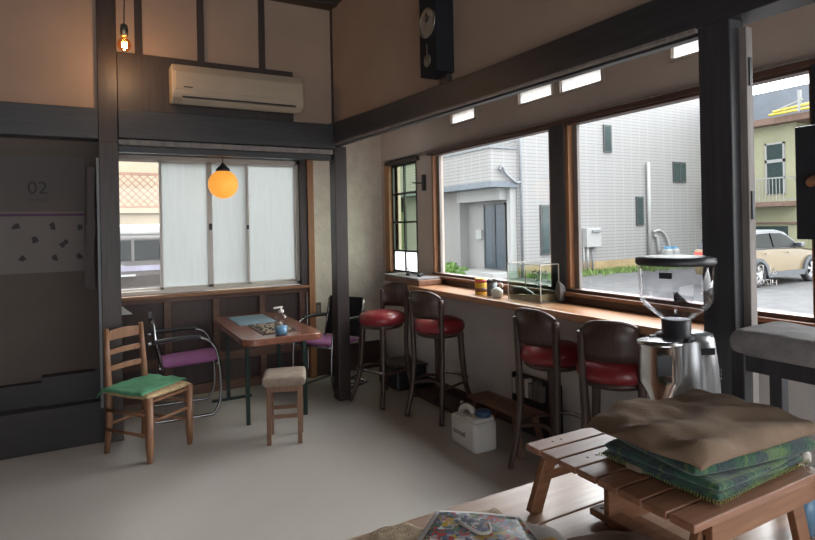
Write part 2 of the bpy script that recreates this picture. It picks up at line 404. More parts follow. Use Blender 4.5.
def obj(name, bm, m, parent=None, bev=0.0, loc=None, rotz=0, **tags):
    bmesh.ops.recalc_face_normals(bm, faces=bm.faces)
    me = bpy.data.meshes.new(name); bm.to_mesh(me); bm.free()
    o = bpy.data.objects.new(name, me); C.objects.link(o)
    me.materials.append(M[m] if isinstance(m, str) else m)
    if parent: o.parent = parent
    if loc: o.location = loc
    if rotz: o.rotation_euler = (0, 0, rotz)
    if bev:
        b = o.modifiers.new('bevel', 'BEVEL'); b.width = bev; b.segments = 2; b.limit_method = 'ANGLE'; b.angle_limit = 0.7
    for k, v in tags.items(): o[k] = v
    return o

def B(name, lo, hi, m, parent=None, bev=0.0, **t): return obj(name, box(nb(), lo, hi), m, parent, bev, **t)
def S(name, boxes, m, parent=None, bev=0.0):
    bm = nb()
    for lo, hi in boxes: box(bm, lo, hi)
    if parent: return obj(name, bm, m, parent, bev)
    return obj(name, bm, m, None, bev, kind='structure')
def thing(name, label, cat, loc=(0, 0, 0), rotz=0, group=None):
    o = bpy.data.objects.new(name, None); C.objects.link(o); o.empty_display_size = 0.1
    o.location = loc; o.rotation_euler = (0, 0, rotz); o['label'] = label; o['category'] = cat
    if group: o['group'] = group
    return o
def tag(o, label, cat, group=None, kind=None):
    o['label'] = label; o['category'] = cat
    if group: o['group'] = group
    if kind: o['kind'] = kind
    return o
def dup(root, loc, rotz, label):
    r = root.copy(); C.objects.link(r); r.location = loc; r.rotation_euler = (0, 0, rotz); r['label'] = label
    for ch in list(root.children):
        c = ch.copy(); C.objects.link(c); c.parent = r
        for g in list(ch.children):
            d = g.copy(); C.objects.link(d); d.parent = c
    return r
def text(name, s, size, m, mtx, parent=None, th=0.0006, spacing=1.0):
    cu = bpy.data.curves.new(name, 'FONT'); cu.body = s; cu.size = size; cu.extrude = th; cu.align_x = 'CENTER'; cu.align_y = 'CENTER'; cu.space_character = spacing
    o = bpy.data.objects.new(name, cu); C.objects.link(o)
    me = bpy.data.meshes.new_from_object(o); bpy.data.objects.remove(o)
    me.transform(mtx); r = bpy.data.objects.new(name, me); C.objects.link(r); me.materials.clear(); me.materials.append(M[m])
    if parent: r.parent = parent
    return r

FZ = 3.38
# ================================================================== THE SETTING
S('floor', [((-3.2, -3.2, -0.1), (2.73, 5.5, 0))], 'floor')
S('ceiling', [((-3.2, -3.2, FZ), (1.86, 4.66, FZ + 0.08))], 'ceiling')
# dark boards under the upper ceiling rendered as battens
bm = nb()
for k in range(9): box(bm, (-3.1, -2.8 + k * 0.9, FZ - 0.03), (1.8, -2.76 + k * 0.9, FZ - 0.001))
obj('ceiling', bm, 'stud', kind='structure')
S('ceiling', [((1.88, -3.2, 2.62), (2.73, 5.6, 2.68)), ((0.0, 4.70, 2.42), (1.86, 5.6, 2.48))], 'ceil_al')
# upper walls
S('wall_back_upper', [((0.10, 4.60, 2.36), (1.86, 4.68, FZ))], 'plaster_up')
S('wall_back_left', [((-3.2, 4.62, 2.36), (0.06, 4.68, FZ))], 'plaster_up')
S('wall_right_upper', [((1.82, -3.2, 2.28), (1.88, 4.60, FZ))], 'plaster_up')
# back-left lower wall
S('wall_back_dim', [((-3.2, 4.80, 0), (0.03, 4.88, 2.36))], 'wall_dim')
S('wall_left', [((-3.28, -3.2, 0), (-3.2, 4.88, FZ))], 'wall_dim')
S('wall_partition', [((-0.02, 4.72, 0), (0.05, 5.6, 2.5))], 'wall_dim')
# front wall behind the camera, wide opening added for fill daylight
S('wall_front', [((-3.2, -3.28, 0), (-2.6, -3.2, FZ)), ((-2.6, -3.28, 2.5), (1.6, -3.2, FZ)), ((1.6, -3.28, 0), (2.73, -3.2, FZ))], 'wall_dim')
# outer back wall, opening X .17-1.80, Z .93-2.17
S('wall_back_outer', [((0.03, 5.5, 0), (1.86, 5.6, 0.90)), ((0.03, 5.5, 2.2), (1.86, 5.6, 2.65)), ((0.03, 5.5, 0.9), (0.12, 5.6, 2.2)), ((1.82, 5.5, 0.9), (1.90, 5.6, 2.2))], 'wains')
S('wall_back_plaster', [((1.90, 5.5, 0), (2.83, 5.6, 2.68))], 'plaster_side')
# outer right wall with openings
def wall_open(x0, x1, y0, y1, z0, z1, holes):
    ys = sorted({y0, y1, *[h[0] for h in holes], *[h[1] for h in holes]}); out = []
    for a, b in zip(ys, ys[1:]):
        hs = sorted([(h[2], h[3]) for h in holes if h[0] <= a + 1e-6 and h[1] >= b - 1e-6])
        z = z0
        for p, q in hs:
            if p > z: out.append(((x0, a, z), (x1, b, p)))
            z = q
        if z < z1: out.append(((x0, a, z), (x1, b, z1)))
    return out
HO = [(4.74, 5.26, 1.02, 2.14), (2.87, 4.42, 1.05, 2.15), (1.74, 2.74, 1.05, 2.15), (1.27, 1.66, 1.05, 2.15), (-1.3, 1.10, 1.05, 2.15)]
SL = [(3.76, 4.11, 2.375, 2.46), (2.87, 3.21, 2.37, 2.46), (2.44, 2.79, 2.365, 2.46), (1.60, 1.96, 2.365, 2.46)]
allh = HO + SL
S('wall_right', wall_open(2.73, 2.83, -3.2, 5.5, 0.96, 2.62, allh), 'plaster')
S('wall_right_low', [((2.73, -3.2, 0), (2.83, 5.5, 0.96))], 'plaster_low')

tn = [0]
def trim(boxes, m, bev=0.004):
    tn[0] += 1
    return S('trim_%d' % tn[0], boxes, m, None, bev)
# posts and beams
trim([((0.03, 4.56, 0), (0.155, 4.70, 2.14))], 'post_brown')
trim([((0.03, 4.56, 2.14), (0.155, 4.70, FZ))], 'post_brown')
trim([((1.815, 4.56, 0), (1.925, 4.69, 2.2))], 'post_brown')
trim([((1.79, 1.08, 0), (1.865, 1.19, 2.15))], 'post')
trim([((1.835, 1.055, 0), (1.87, 1.08, 2.12))], 'reveal', 0.002)
bm = nb()      # latch cut-outs in the sliding door post
for z in (1.50, 1.93): box(bm, (1.845, 1.050, z), (1.857, 1.0555, z + 0.09))
obj('trim_20', bm, 'black', kind='structure')
trim([((0.155, 4.50, 2.17), (1.80, 4.70, 2.375))], 'beamx')
trim([((-3.2, 4.54, 2.16), (0.03, 4.70, 2.375))], 'beamx')
bm = nb()     # long right-hand beam, sagging a little towards the camera
prof = [(4.70, 2.215, 2.40), (3.6, 2.19, 2.35), (2.4, 2.165, 2.31), (1.2, 2.145, 2.30), (-3.2, 2.13, 2.30)]
rr = [[bm.verts.new((x, y, z)) for x, z in ((1.78, a), (1.90, a), (1.90, b), (1.78, b))] for y, a, b in prof]
for p, q in zip(rr, rr[1:]):
    for k in range(4): bm.faces.new((p[k], p[(k + 1) % 4], q[(k + 1) % 4], q[k]))
bm.faces.new(rr[0]); bm.faces.new(rr[-1])
obj('trim_21', bm, 'beam', None, 0.004, kind='structure')
bm = nb()
bar(bm, (1.83, 4.56, 2.203), (1.83, 1.19, 2.137), 0.04, 0.022); obj('trim_22', bm, 'beam', None, 0.003, kind='structure')
bm = nb(); bar(bm, (1.815, 4.56, 2.208), (1.815, 1.19, 2.142), 0.07, 0.012); obj('trim_23', bm, 'reveal', kind='structure')
trim([((0.155, 4.53, 2.125), (1.79, 4.62, 2.165))], 'reveal')
trim([((0.155, 4.58, 2.08), (1.79, 4.66, 2.125))], 'beamx')
trim([((1.80, 4.70, 2.20), (1.89, 5.5, 2.30))], 'orangey')       # tie beam to the inner post
trim([((1.30, 4.70, 2.17), (1.80, 4.74, 2.24))], 'beamx')
# studs on upper walls
for x in (0.30, 0.737, 1.211):
    trim([((x - 0.024, 4.575, 2.38 if x < 0.2 else 2.80), (x + 0.024, 4.61, FZ - 0.001))], 'stud')
trim([((1.81, 4.57, 2.38), (1.86, 4.62, FZ - 0.001))], 'stud')
trim([((1.79, 2.73, 2.31), (1.83, 2.82, 2.40))], 'stud')
trim([((0.156, 4.565, 2.375), (1.46, 4.60, 2.80))], 'stud')     # backing board of the air conditioner
# wainscot under the back window
trim([((0.05, 5.46, 0.86), (1.86, 5.5, 0.905))], 'wains_rail')
trim([((0.05, 5.46, 0.28), (1.86, 5.5, 0.36)), ((0.05, 5.46, 0.0), (1.86, 5.5, 0.09))] + [((x - 0.03, 5.465, 0.09), (x + 0.03, 5.5, 0.86)) for x in (0.55, 0.97, 1.40, 1.80)], 'wains_rail')
trim([((0.12, 5.40, 0.905), (1.86, 5.5, 0.935))], 'orangex')
trim([((1.86, 5.42, 0), (1.925, 5.5, 2.25))], 'orangez')
trim([((1.79, 5.44, 0.935), (1.86, 5.5, 2.2))], 'post_brown')
trim([((0.12, 5.44, 2.17), (1.86, 5.5, 2.24))], 'beamx')
S('baseboard_back', [((1.925, 5.46, 0), (2.72, 5.5, 0.28))], 'wains')
S('baseboard_right', [((2.70, -3.2, 0), (2.73, 5.46, 0.08))], 'wains')

# back window: aluminium sashes, one clear and three frosted panes
wn = [0]
def window_root(): 
    wn[0] += 1
    o = bpy.data.objects.new('window_%d' % wn[0], None); C.objects.link(o); o['kind'] = 'structure'; return o
w = window_root()
zb, zt = 0.94, 2.19
S('window_frame', [((0.12, 5.50, zt - 0.055), (1.80, 5.57, zt)), ((0.12, 5.50, zb), (1.80, 5.57, zb + 0.03)), ((0.12, 5.5, zb), (0.15, 5.57, zt)), ((1.765, 5.5, zb), (1.80, 5.57, zt))], 'sash', w)
def sash(x0, x1, y, m):
    s = 0.022; b0, t0 = zb + 0.02, zt - 0.05
    f = S('sash', [((x0, y, b0), (x0 + s, y + 0.02, t0)), ((x1 - s, y, b0), (x1, y + 0.02, t0)), ((x0, y, b0), (x1, y + 0.02, b0 + 0.032)), ((x0, y, t0 - 0.022), (x1, y + 0.02, t0))], 'sash', w)
    B('pane', (x0 + s, y + 0.008, b0 + 0.03), (x1 - s, y + 0.012, t0 - 0.02), m, f)
sash(0.14, 0.53, 5.545, 'glass'); sash(0.505, 0.938, 5.515, 'frost'); sash(0.938, 1.30, 5.515, 'frost'); sash(1.275, 1.78, 5.545, 'frost')
B('latch', (0.93, 5.503, 1.50), (0.955, 5.515, 1.56), 'black', w)
B('latch', (1.275, 5.503, 1.50), (1.295, 5.515, 1.54), 'black', w)

# right windows: cedar-framed glazing
def big_window(y0, y1, z0=1.05, z1=2.15):
    w = window_root()
    S('window_frame', [((2.70, y0, z1 - 0.015), (2.77, y1, z1)), ((2.69, y0, z0), (2.77, y1, z0 + 0.022))], 'darkred', w, 0.002)
    S('jamb', [((2.70, y0, z0), (2.74, y0 + 0.02, z1)), ((2.70, y1 - 0.03, z0), (2.74, y1, z1))], 'orangez', w, 0.002)
    S('outer_jamb', [((2.74, y0, z0), (2.765, y0 + 0.03, z1)), ((2.74, y1 - 0.07, z0), (2.765, y1, z1))], 'reveal', w, 0.002)
    B('pane', (2.75, y0 + 0.025, z0 + 0.02), (2.755, y1 - 0.05, z1 - 0.013), 'glass', w)
    return w
big_window(2.87, 4.42); big_window(1.74, 2.74); big_window(1.27, 1.66)
wx = big_window(-1.3, 1.10)  # unseen window, added to bring more daylight into the room
trim([((2.685, -1.3, 2.15), (2.74, 4.48, 2.178))], 'darkred', 0.003)
trim([((2.675, -1.3, 2.178), (2.74, 5.36, 2.19))], 'reveal', 0.002)
trim([((2.66, -1.3, 1.028), (2.75, 4.48, 1.05))], 'orangey', 0.003)
trim([((2.69, -1.3, 0.98), (2.74, 4.48, 1.028))], 'darkred', 0.003)
trim([((2.69, 2.74, 1.05), (2.74, 2.87, 2.15))], 'post', 0.004)
trim([((2.69, 1.66, 1.05), (2.74, 1.74, 2.15))], 'post', 0.004)
trim([((2.67, 1.10, 1.05), (2.74, 1.27, 2.15))], 'black', 0.004)
# narrow casement by the corner
w = window_root()
S('window_frame', [((2.69, 5.26, 0.98), (2.80, 5.36, 2.17)), ], 'orangez', w, 0.003)
S('window_head', [((2.69, 4.68, 2.13), (2.80, 5.36, 2.17)), ((2.69, 4.70, 0.99), (2.80, 5.36, 1.03))], 'stud', w, 0.003)
cs = [((2.728, y, 1.03), (2.748, y + 0.022, 2.13)) for y in (5.238, 4.99, 4.74)]
cs += [((2.728, 4.74, z), (2.748, 5.26, z + 0.02)) for z in (1.03, 1.24, 1.53, 1.82, 2.11)]
f = S('muntins', cs, 'black', w)
B('pane', (2.738, 4.75, 1.26), (2.742, 5.25, 2.12), 'greenglass', w)
B('pane', (2.738, 4.75, 1.04), (2.742, 5.25, 1.25), 'frost_tube', w, label='frosted white lower pane')
bm = nb(); box(bm, (2.70, 4.565, 1.83), (2.732, 4.60, 1.98)); bar(bm, (2.70, 4.585, 1.90), (2.65, 4.68, 1.91), 0.012, 0.012)
obj('stay_handle', bm, 'black', w, label='black casement handle on the wall strip')
# slot windows high in the right wall
for y0, y1, z0, z1 in SL:
    w = window_root()
    S('window_frame', [((2.715, y0 - 0.015, z0 - 0.015), (2.735, y1 + 0.015, z0)), ((2.715, y0 - 0.015, z1), (2.735, y1 + 0.015, z1 + 0.015)), ((2.715, y0 - 0.015, z0), (2.735, y0, z1)), ((2.715, y1, z0), (2.735, y1 + 0.015, z1))], 'plaster', w)
    B('pane', (2.738, y0, z0), (2.742, y1, z1), 'frost_tube', w)
# far-left dark doorway step
S('baseboard_left', [((-3.2, 4.60, 0), (0.03, 4.80, 0.29)), ((-3.2, 4.72, 0.29), (-0.35, 4.80, 0.45)), ((-0.35, 4.70, 0.29), (0.02, 4.80, 0.49))], 'darkbox')
bm = nb(); box(bm, (0.012, 4.575, 0.25), (0.030, 4.60, 2.03)); obj('trim_30', bm, 'pipe', kind='structure')

# lettering on the glass of the right-most window (seen from behind, so reversed)
mg = Matrix.Translation((2.757, 1.53, 1.24)) @ Matrix.Rotation(PI / 2, 4, 'Z') @ Matrix.Rotation(PI / 2, 4, 'X')
lt = thing('window_lettering', 'reversed white lettering stuck on the right-most window glass', 'lettering', (0, 0, 0))
text('text_line', 'al RA', 0.06, 'letter', Matrix.Translation((0, 0.0, 0.02)) @ mg, lt)
text('text_line', 'HIZON', 0.035, 'letter', Matrix.Translation((0, -0.01, -0.038)) @ mg, lt)
text('text_line', 'S', 0.04, 'letter', Matrix.Translation((0, 0.055, -0.085)) @ mg, lt)

# ================================================================== OUTSIDE
S('ground', [((-6, 5.6, -0.5), (40, 40, -0.4)), ((2.83, -15, -0.5), (40, 5.6, -0.4))], 'asphalt')
bm = nb(); box(bm, (-8, 9.6, -0.4), (2.5, 9.8, 1.78)); box(bm, (-8, 9.55, 1.78), (2.5, 9.85, 1.86))
cw = thing('boundary_wall', 'cream boundary wall topped by lattice beyond the clear pane', 'wall', (0, 0, 0))
obj('wall_body', bm, 'cream', cw)
bm = nb()
for k in range(-14, 26):
    x = -1.2 + k * 0.11
    for s in (-1, 1):
        bar(bm, (x, 9.68 + s * 0.008, 1.86), (x + s * 0.52, 9.68 + s * 0.008, 2.38), 0.012, 0.022, (0, 1, 0))
box(bm, (-2.6, 9.66, 2.37), (2.2, 9.70, 2.41)); box(bm, (-2.6, 9.66, 1.86), (2.2, 9.70, 1.89))
obj('lattice', bm, 'lattice', cw)
bm = nb(); 
B('house_wall', (-9, 11.5, -0.4), (3.0, 11.8, 5.5), 'cream', None, label='pale cream house wall rising behind the lattice fence', category='house')
# van close to the back window
van = thing('parked_van', 'grey van with white roof parked behind the clear back pane', 'van', (0.1, 7.3, -0.4))
bm = nb()
vp = [(-2.2, 0.3), (1.1, 0.3), (1.15, 1.0), (1.05, 1.35), (0.80, 1.86), (-2.2, 1.88)]
prism(bm, vp, -1.45, 0.0, Matrix.Rotation(PI / 2, 4, 'X'))
obj('body', bm, 'vanbody', van, 0.04)
bm = nb(); box(bm, (-2.2, 0.02, 1.86), (0.78, 1.42, 1.98)); obj('roof_panel', bm, 'vanroof', van, 0.03)
bm = nb(); box(bm, (-1.6, -0.012, 1.56), (0.85, 0.01, 1.80)); obj('side_window', bm, 'carglass', van, 0.01)
B('pillar', (0.26, -0.016, 1.55), (0.29, 0.012, 1.81), 'vanbody', van)
bm = nb(); prism(bm, [(-1.8, 1.55), (0.05, 1.55), (0.2, 1.50), (0.9, 1.50), (0.9, 1.44), (0.1, 1.44), (-1.8, 1.46)], -0.001, 0.014, Matrix.Rotation(PI / 2, 4, 'X'))
obj('stripe', bm, 'vanstripe', van)
B('door_handle', (0.0, -0.03, 1.38), (0.30, 0.0, 1.40), 'vanroof', van)
for x in (-1.7, 0.6):
    m9 = Matrix.Rotation(PI / 2, 4, 'X')
    bm = nb(); lathe(bm, [(0.12, -0.1), (0.27, -0.1), (0.30, -0.06), (0.30, 0.08), (0.12, 0.1)], (x, 0.09, 0.30), 24, True, m9); wv = obj('wheel', bm, 'tyre', van)
    bm = nb(); lathe(bm, [(0.02, 0.10), (0.18, 0.09), (0.19, 0.03)], (x, 0.09, 0.30), 20, True, m9); obj('hubcap', bm, 'rim', wv)

# white tiled house
HY = 15.55
hs = thing('tiled_house', 'white tiled two-storey house with balcony and porch across the lot', 'house', (0, 0, 0))
bm = nb()
box(bm, (13.01, HY, -0.05), (23.9, HY + 8, 8.6))
obj('wall', bm, 'tile', hs)
B('foundation', (13.05, HY - 0.03, -0.4), (23.15, HY + 7.9, 0.0), 'foundation', hs)
# balcony volume on the left side
bm = nb(); box(bm, (11.87, HY, 2.98), (13.01, HY + 7.8, 4.12)); bal = obj('balcony', bm, 'tile', hs)
B('coping', (11.82, HY - 0.05, 4.12), (13.01, HY + 7.8, 4.2), 'pipe', bal)
B('soffit', (11.80, HY - 0.08, 2.78), (13.01, HY + 7.85, 2.98), 'soffit', bal)
bm = nb()
for k in range(8): box(bm, (11.90, HY + 0.1 + k * 1.0, 4.2), (11.94, HY + 0.14 + k * 1.0, 4.42))
box(bm, (11.90, HY, 4.40), (11.94, HY + 7.6, 4.44)); box(bm, (11.9, HY, 4.40), (13.0, HY + 0.04, 4.44)); box(bm, (12.4, HY, 4.2), (12.44, HY + .04, 4.42))
obj('railing', bm, 'pipe', bal)
# porch on the side: lintel, recess with door
B('porch_lintel', (12.45, HY + 0.25, 2.36), (13.02, HY + 2.95, 2.83), 'trimwhite', hs)
B('porch_column', (12.75, HY + 0.05, -0.4), (13.02, HY + 0.25, 2.8), 'trimwhite', hs)
B('porch_back', (12.96, HY + 0.4, -0.3), (13.0, HY + 3.4, 2.36), 'porch', hs)
B('side_wall_panel', (12.55, HY + 2.9, -0.4), (13.0, HY + 7.5, 2.78), 'porch', hs)
dr = B('front_door', (12.90, HY + 0.55, -0.15), (12.96, HY + 1.75, 2.22), 'doordark', hs)
S('door_frame', [((12.87, HY + 0.5, -0.15), (12.95, HY + 0.56, 2.26)), ((12.87, HY + 1.74, -0.15), (12.95, HY + 1.80, 2.26)), ((12.87, HY + 0.5, 2.2), (12.95, HY + 1.80, 2.26)), ((12.87, HY + 1.1, -0.1), (12.93, HY + 1.15, 2.2))], 'wframe', dr)
B('intercom', (12.86, HY + 1.95, 0.95), (12.96, HY + 2.3, 1.3), 'trimwhite', hs)
S('porch_step', [((11.9, HY + 0.0, -0.4), (13.0, HY + 2.3, -0.2))], 'trimwhite', hs)
def hwin(x0, x1, z0, z1, split=False):
    f = B('window', (x0, HY - 0.05, z0), (x1, HY + 0.02, z1), 'wframe', hs)
    B('pane', (x0 + 0.07, HY - 0.06, z0 + 0.07), (x1 - 0.07, HY - 0.04, z1 - 0.07), 'wglass', f)
    if split: B('mullion', ((x0 + x1) / 2 - 0.03, HY - 0.07, z0), ((x0 + x1) / 2 + 0.03, HY - 0.04, z1), 'wframe', f)
hwin(17.37, 17.80, 4.22, 5.30); hwin(19.15, 19.58, 1.33, 2.50); hwin(21.5, 22.35, 3.13, 4.0, True); hwin(14.05, 14.50, 0.35, 2.17); hwin(14.25, 14.75, 5.6, 6.6)
for x, z0, z1, r, m in ((13.12, -0.4, 7.6, 0.05, 'pipe'), (19.83, -0.3, 3.9, 0.07, 'trimwhite'), (16.1, -0.4, 0.6, 0.03, 'trimwhite')):
    obj('downpipe', tube(nb(), [(x, HY - 0.1, z0), (x, HY - 0.1, z1)], r, 8), m, hs)
bm = nb(); tube(bm, catmull([(12.2, HY - 0.1, 3.35), (12.3, HY - 0.1, 3.5), (12.45, HY - 0.1, 3.25), (12.9, HY - 0.1, 2.95), (13.12, HY - 0.1, 2.95), (13.14, HY - 0.1, 2.6)], 5), 0.05, 8)
obj('elbow_pipe', bm, 'pipe', hs)
bm = nb(); box(bm, (16.1, HY - 0.28, 0.56), (16.86, HY - 0.03, 1.28)); hb = obj('heater_box', bm, 'trimwhite', hs, 0.02)
B('vent', (16.35, HY - 0.34, 1.12), (16.8, HY - 0.27, 1.2), 'pipe', hb)
obj('pipe_run', tube(nb(), [(16.5, HY - 0.15, 0.56), (16.5, HY - 0.15, -0.4)], 0.035, 6), 'pipe', hs)
obj('pipe_run', tube(nb(), [(16.25, HY - 0.15, 0.56), (16.25, HY - 0.15, -0.3)], 0.05, 6), 'trimwhite', hs)
bm = nb(); tube(bm, catmull([(20.05, HY - .1, 1.05), (20.5, HY - .1, 1.1), (20.9, HY - .1, 0.8), (21.1, HY - .1, 0.3)], 6), 0.05, 8); tube(bm, catmull([(20.1, HY - .1, 0.9), (20.3, HY - .1, 0.8), (20.4, HY - .1, 0.2)], 6), 0.05, 8)
obj('hose', bm, 'trimwhite', hs)
for x in (20.3, 20.75):
    g = B('gas_cylinder', (x, HY - 0.6, -0.3), (x + 0.34, HY - 0.26, 0.35), 'trimwhite', None, 0.08)
    tag(g, 'left of two pale cylinders at the foot of the tiled wall' if x < 20.5 else 'right of two pale cylinders at the foot of the tiled wall', 'gas cylinder', 'gas cylinders by the tiled wall')
    obj('cap', box(nb(), (x + 0.07, HY - 0.53, 0.33), (x + 0.27, HY - 0.33, 0.45)), 'blue', g)

gh_ = thing('green_house', 'pale green house wall seen through the narrow casement', 'house', (0, 0, 0))
B('wall', (8.0, 24.5, -0.4), (16.0, 30, 9), 'green_wall', gh_)
f = B('window', (12.75, 24.44, 2.2), (13.3, 24.51, 3.3), 'wframe', gh_); B('pane', (12.82, 24.42, 2.27), (13.23, 24.45, 3.23), 'wglass', f)
# grass strip and shrub
bm = nb(); rnd = random.Random(3)
for k in range(2600):
    x = rnd.uniform(13.2, 22.9); y = HY - 0.14 - abs(rnd.gauss(0, 0.45)); h = rnd.uniform(0.04, 0.2); a = rnd.uniform(0, PI)
    p = Vector((x, y, -0.4)); d = Vector((math.cos(a), math.sin(a), 0)) * 0.04
    q = p + Vector((rnd.uniform(-.05, .05), rnd.uniform(-.05, .05), h))
    bm.faces.new([bm.verts.new(p - d), bm.verts.new(p + d), bm.verts.new(q)])
tag(obj('grass_strip', bm, 'grass'), 'strip of short green grass along the foot of the tiled house', 'grass', kind='stuff')
def shrub(name, c, r, n, label, mm='leaf'):
    rnd = random.Random(n); t = thing(name, label, 'shrub', c)
    bm = nb()
    for k in range(n):
        v = Vector((rnd.gauss(0, 1), rnd.gauss(0, 1), rnd.gauss(0, 1))).normalized() * r * rnd.uniform(0.55, 1)
        v.z = abs(v.z) * 1.1 + 0.05; a = Vector((rnd.gauss(0, 1), rnd.gauss(0, 1), rnd.gauss(0, 1))).normalized() * r * 0.16; b = a.cross(v).normalized() * r * 0.07
        bm.faces.new([bm.verts.new(v - a), bm.verts.new(v + b), bm.verts.new(v + a), bm.verts.new(v - b)])
    obj('foliage', bm, mm, t)
    bm = nb()
    for k in range(5): tube(bm, [(0, 0, 0), (rnd.uniform(-.5, .5) * r, rnd.uniform(-.5, .5) * r, r * 0.7)], 0.012, 5)
    obj('stem', bm, 'bark', t)
shrub('garden_shrub', (11.9, 18.2, -0.4), 0.42, 700, 'small leafy green shrub beside the porch of the tiled house')
shrub('garden_shrub', (11.95, 17.45, -0.4), 0.3, 400, 'smaller right-hand leafy shrub nearest the porch step')

# yellow building to the right
def Y2(X, y, z, k=1.2): return (y * k, 1.5 + (z - 1.5) * k)
yb = thing('yellow_building', 'pale yellow-green two-storey building with slate roof behind the beige car', 'building', (0, 0, 0))
B('wall', (24, 11.95, -0.4), (32, 15.2, 5.25), 'yellow_wall', yb)
B('wall', (24.8, 8.0, -0.4), (32, 11.95, 5.25), 'yellow_wall', yb)
B('eave', (23.5, 6, 5.25), (32, 15.2, 5.5), 'eave', yb)
bm = nb(); prism(bm, [(23.7, 5.5), (24.2, 6.7), (32, 6.9), (32, 5.5)], -15.2, -6.0, Matrix.Rotation(PI / 2, 4, 'X')); obj('roof', bm, 'roofgrey', yb)
f = S('window', [((23.93, 12.35, 2.5), (24.02, 12.42, 4.55)), ((23.93, 13.03, 2.5), (24.02, 13.10, 4.55)), ((23.93, 12.35, 4.48), (24.02, 13.10, 4.55)), ((23.93, 12.35, 3.75), (24.02, 13.10, 3.88))], 'trimwhite', yb)
B('pane', (23.96, 12.40, 2.5), (24.01, 13.05, 4.5), 'wglass', f)
B('balcony_floor', (23.0, 11.9, 1.98), (24.0, 15.2, 2.16), 'eave', yb)
bm = nb()
for k in range(26): y = 11.95 + k * 0.13; box(bm, (23.05, y, 2.16), (23.07, y + 0.02, 3.05))
box(bm, (23.03, 11.9, 3.05), (23.09, 15.2, 3.1)); box(bm, (23.03, 11.9, 2.2), (24.0, 11.93, 2.24)); box(bm, (23.03, 11.9, 3.05), (24.0, 11.93, 3.1))
obj('railing', bm, 'trimwhite', yb)
B('band', (23.9, 11.9, 1.28), (24.02, 15.2, 1.36), 'eave', yb)
B('lower_window', (23.95, 12.3, 0.2), (24.01, 14.6, 1.2), 'wglass', yb)
bm = nb()
tube(bm, [(23.2, 12.35, 5.65), (23.2, 9.6, 5.85)], 0.05, 8); tube(bm, [(23.2, 12.5, 5.55), (23.2, 9.6, 5.62)], 0.05, 8)
obj('yellow_rail', bm, 'yellowpole', yb)
bm = nb(); box(bm, (23.15, 11.35, 5.5), (23.25, 11.45, 6.3)); bar(bm, (23.2, 12.2, 5.7), (23.2, 11.3, 5.95), 0.06, 0.06); obj('bracket', bm, 'trimwhite', yb)

# beige car
car = thing('parked_car', 'beige compact SUV with pale roof parked outside the right-most window', 'car', (16.0, 8.95, -0.4))
car.scale = (1.05, 0.86, 1.06)
mx = Matrix.Rotation(PI / 2, 4, 'X')
def loft_profile(poly, y_in):   # poly (x,z) side outline, extruded along +Y with slight tumblehome at ends
    bm = nb(); rings = []
    zc = 0.6
    for y, s in ((0.06, 0.965), (0.0, 1.0), (0.0, 1.0), (1.75, 1.0), (1.69, 0.965)):
        rings.append([bm.verts.new((1.3 + (x - 1.3) * s, y, zc + (z - zc) * s)) for x, z in poly])
    n = len(poly)
    for a, b in zip(rings, rings[1:]):
        for i in range(n):
            try: bm.faces.new((a[i], a[(i + 1) % n], b[(i + 1) % n], b[i]))
            except ValueError: pass
    bm.faces.new(list(reversed(rings[0]))); bm.faces.new(rings[-1]); return bm
body = [(-0.60, 0.42), (-0.62, 0.72), (-0.58, 0.98), (-0.30, 1.03), (1.0, 1.01), (2.15, 0.97), (2.9, 0.88), (3.28, 0.76), (3.36, 0.5), (3.28, 0.26)]
for cx in (2.63, 0.0):
    body += [(cx + 0.40 * math.cos(t), 0.30 + 0.40 * math.sin(t)) for t in [k * PI / 8 for k in range(0, 9)]]
body += [(-0.56, 0.3)]
obj('body', loft_profile(body, 0), 'carpaint', car, 0.02)
gh = [(-0.54, 0.98), (-0.38, 1.38), (0.0, 1.47), (1.0, 1.50), (1.45, 1.43), (2.15, 0.98)]
bm = nb(); rings = []
for y, s in ((0.02, 0), (0.17, 1), (1.58, 1), (1.73, 0)):
    rings.append([bm.verts.new((x, (y if z > 1.2 else (0.03 if y < 0.9 else 1.72)), z)) for x, z in gh])
n = len(gh)
a, b = rings[1], rings[2]
for i in range(n): bm.faces.new((a[i], a[(i + 1) % n], b[(i + 1) % n], b[i]))
bm.faces.new(list(reversed(a))); bm.faces.new(b)
obj('cabin', bm, 'carroof', car, 0.03)
def sideglass(pts, name='side_window'):
    bm = nb(); A, Bq = [], []
    for x, z in pts:
        y = min(0.17, 0.03 + (z - 0.98) / (1.38 - 0.98) * 0.14) - 0.05
        A.append(bm.verts.new((x, y - 0.02, z))); Bq.append(bm.verts.new((x, y + 0.02, z)))
    bm.faces.new(A); bm.faces.new(list(reversed(Bq)))
    for i in range(len(A)): bm.faces.new((A[i], A[(i + 1) % len(A)], Bq[(i + 1) % len(A)], Bq[i]))
    obj(name, bm, 'carglass', car)
sideglass([(-0.35, 1.06), (-0.22, 1.33), (0.05, 1.39), (0.58, 1.41), (0.60, 1.04)])
sideglass([(0.66, 1.04), (0.66, 1.41), (1.15, 1.40), (1.42, 1.33), (1.92, 1.03)])
bm = nb(); box(bm, (1.78, -0.16, 1.0), (1.98, 0.0, 1.14)); obj('wing_mirror', bm, 'carroof', car, 0.03)
for x in (0.28, 1.35): B('door_handle', (x, -0.025, 0.86), (x + 0.2, 0.005, 0.885), 'carpaint', car)
bm = nb(); box(bm, (0.42, -0.015, 0.24), (2.2, 0.03, 0.38)); obj('sill_cladding', bm, 'cladding', car)
B('tail_lamp', (-0.63, 0.02, 0.80), (-0.40, 0.3, 0.90), 'red_label', car)
B('tail_lamp', (-0.63, 1.3, 0.80), (-0.45, 1.72, 0.92), 'red_label', car)
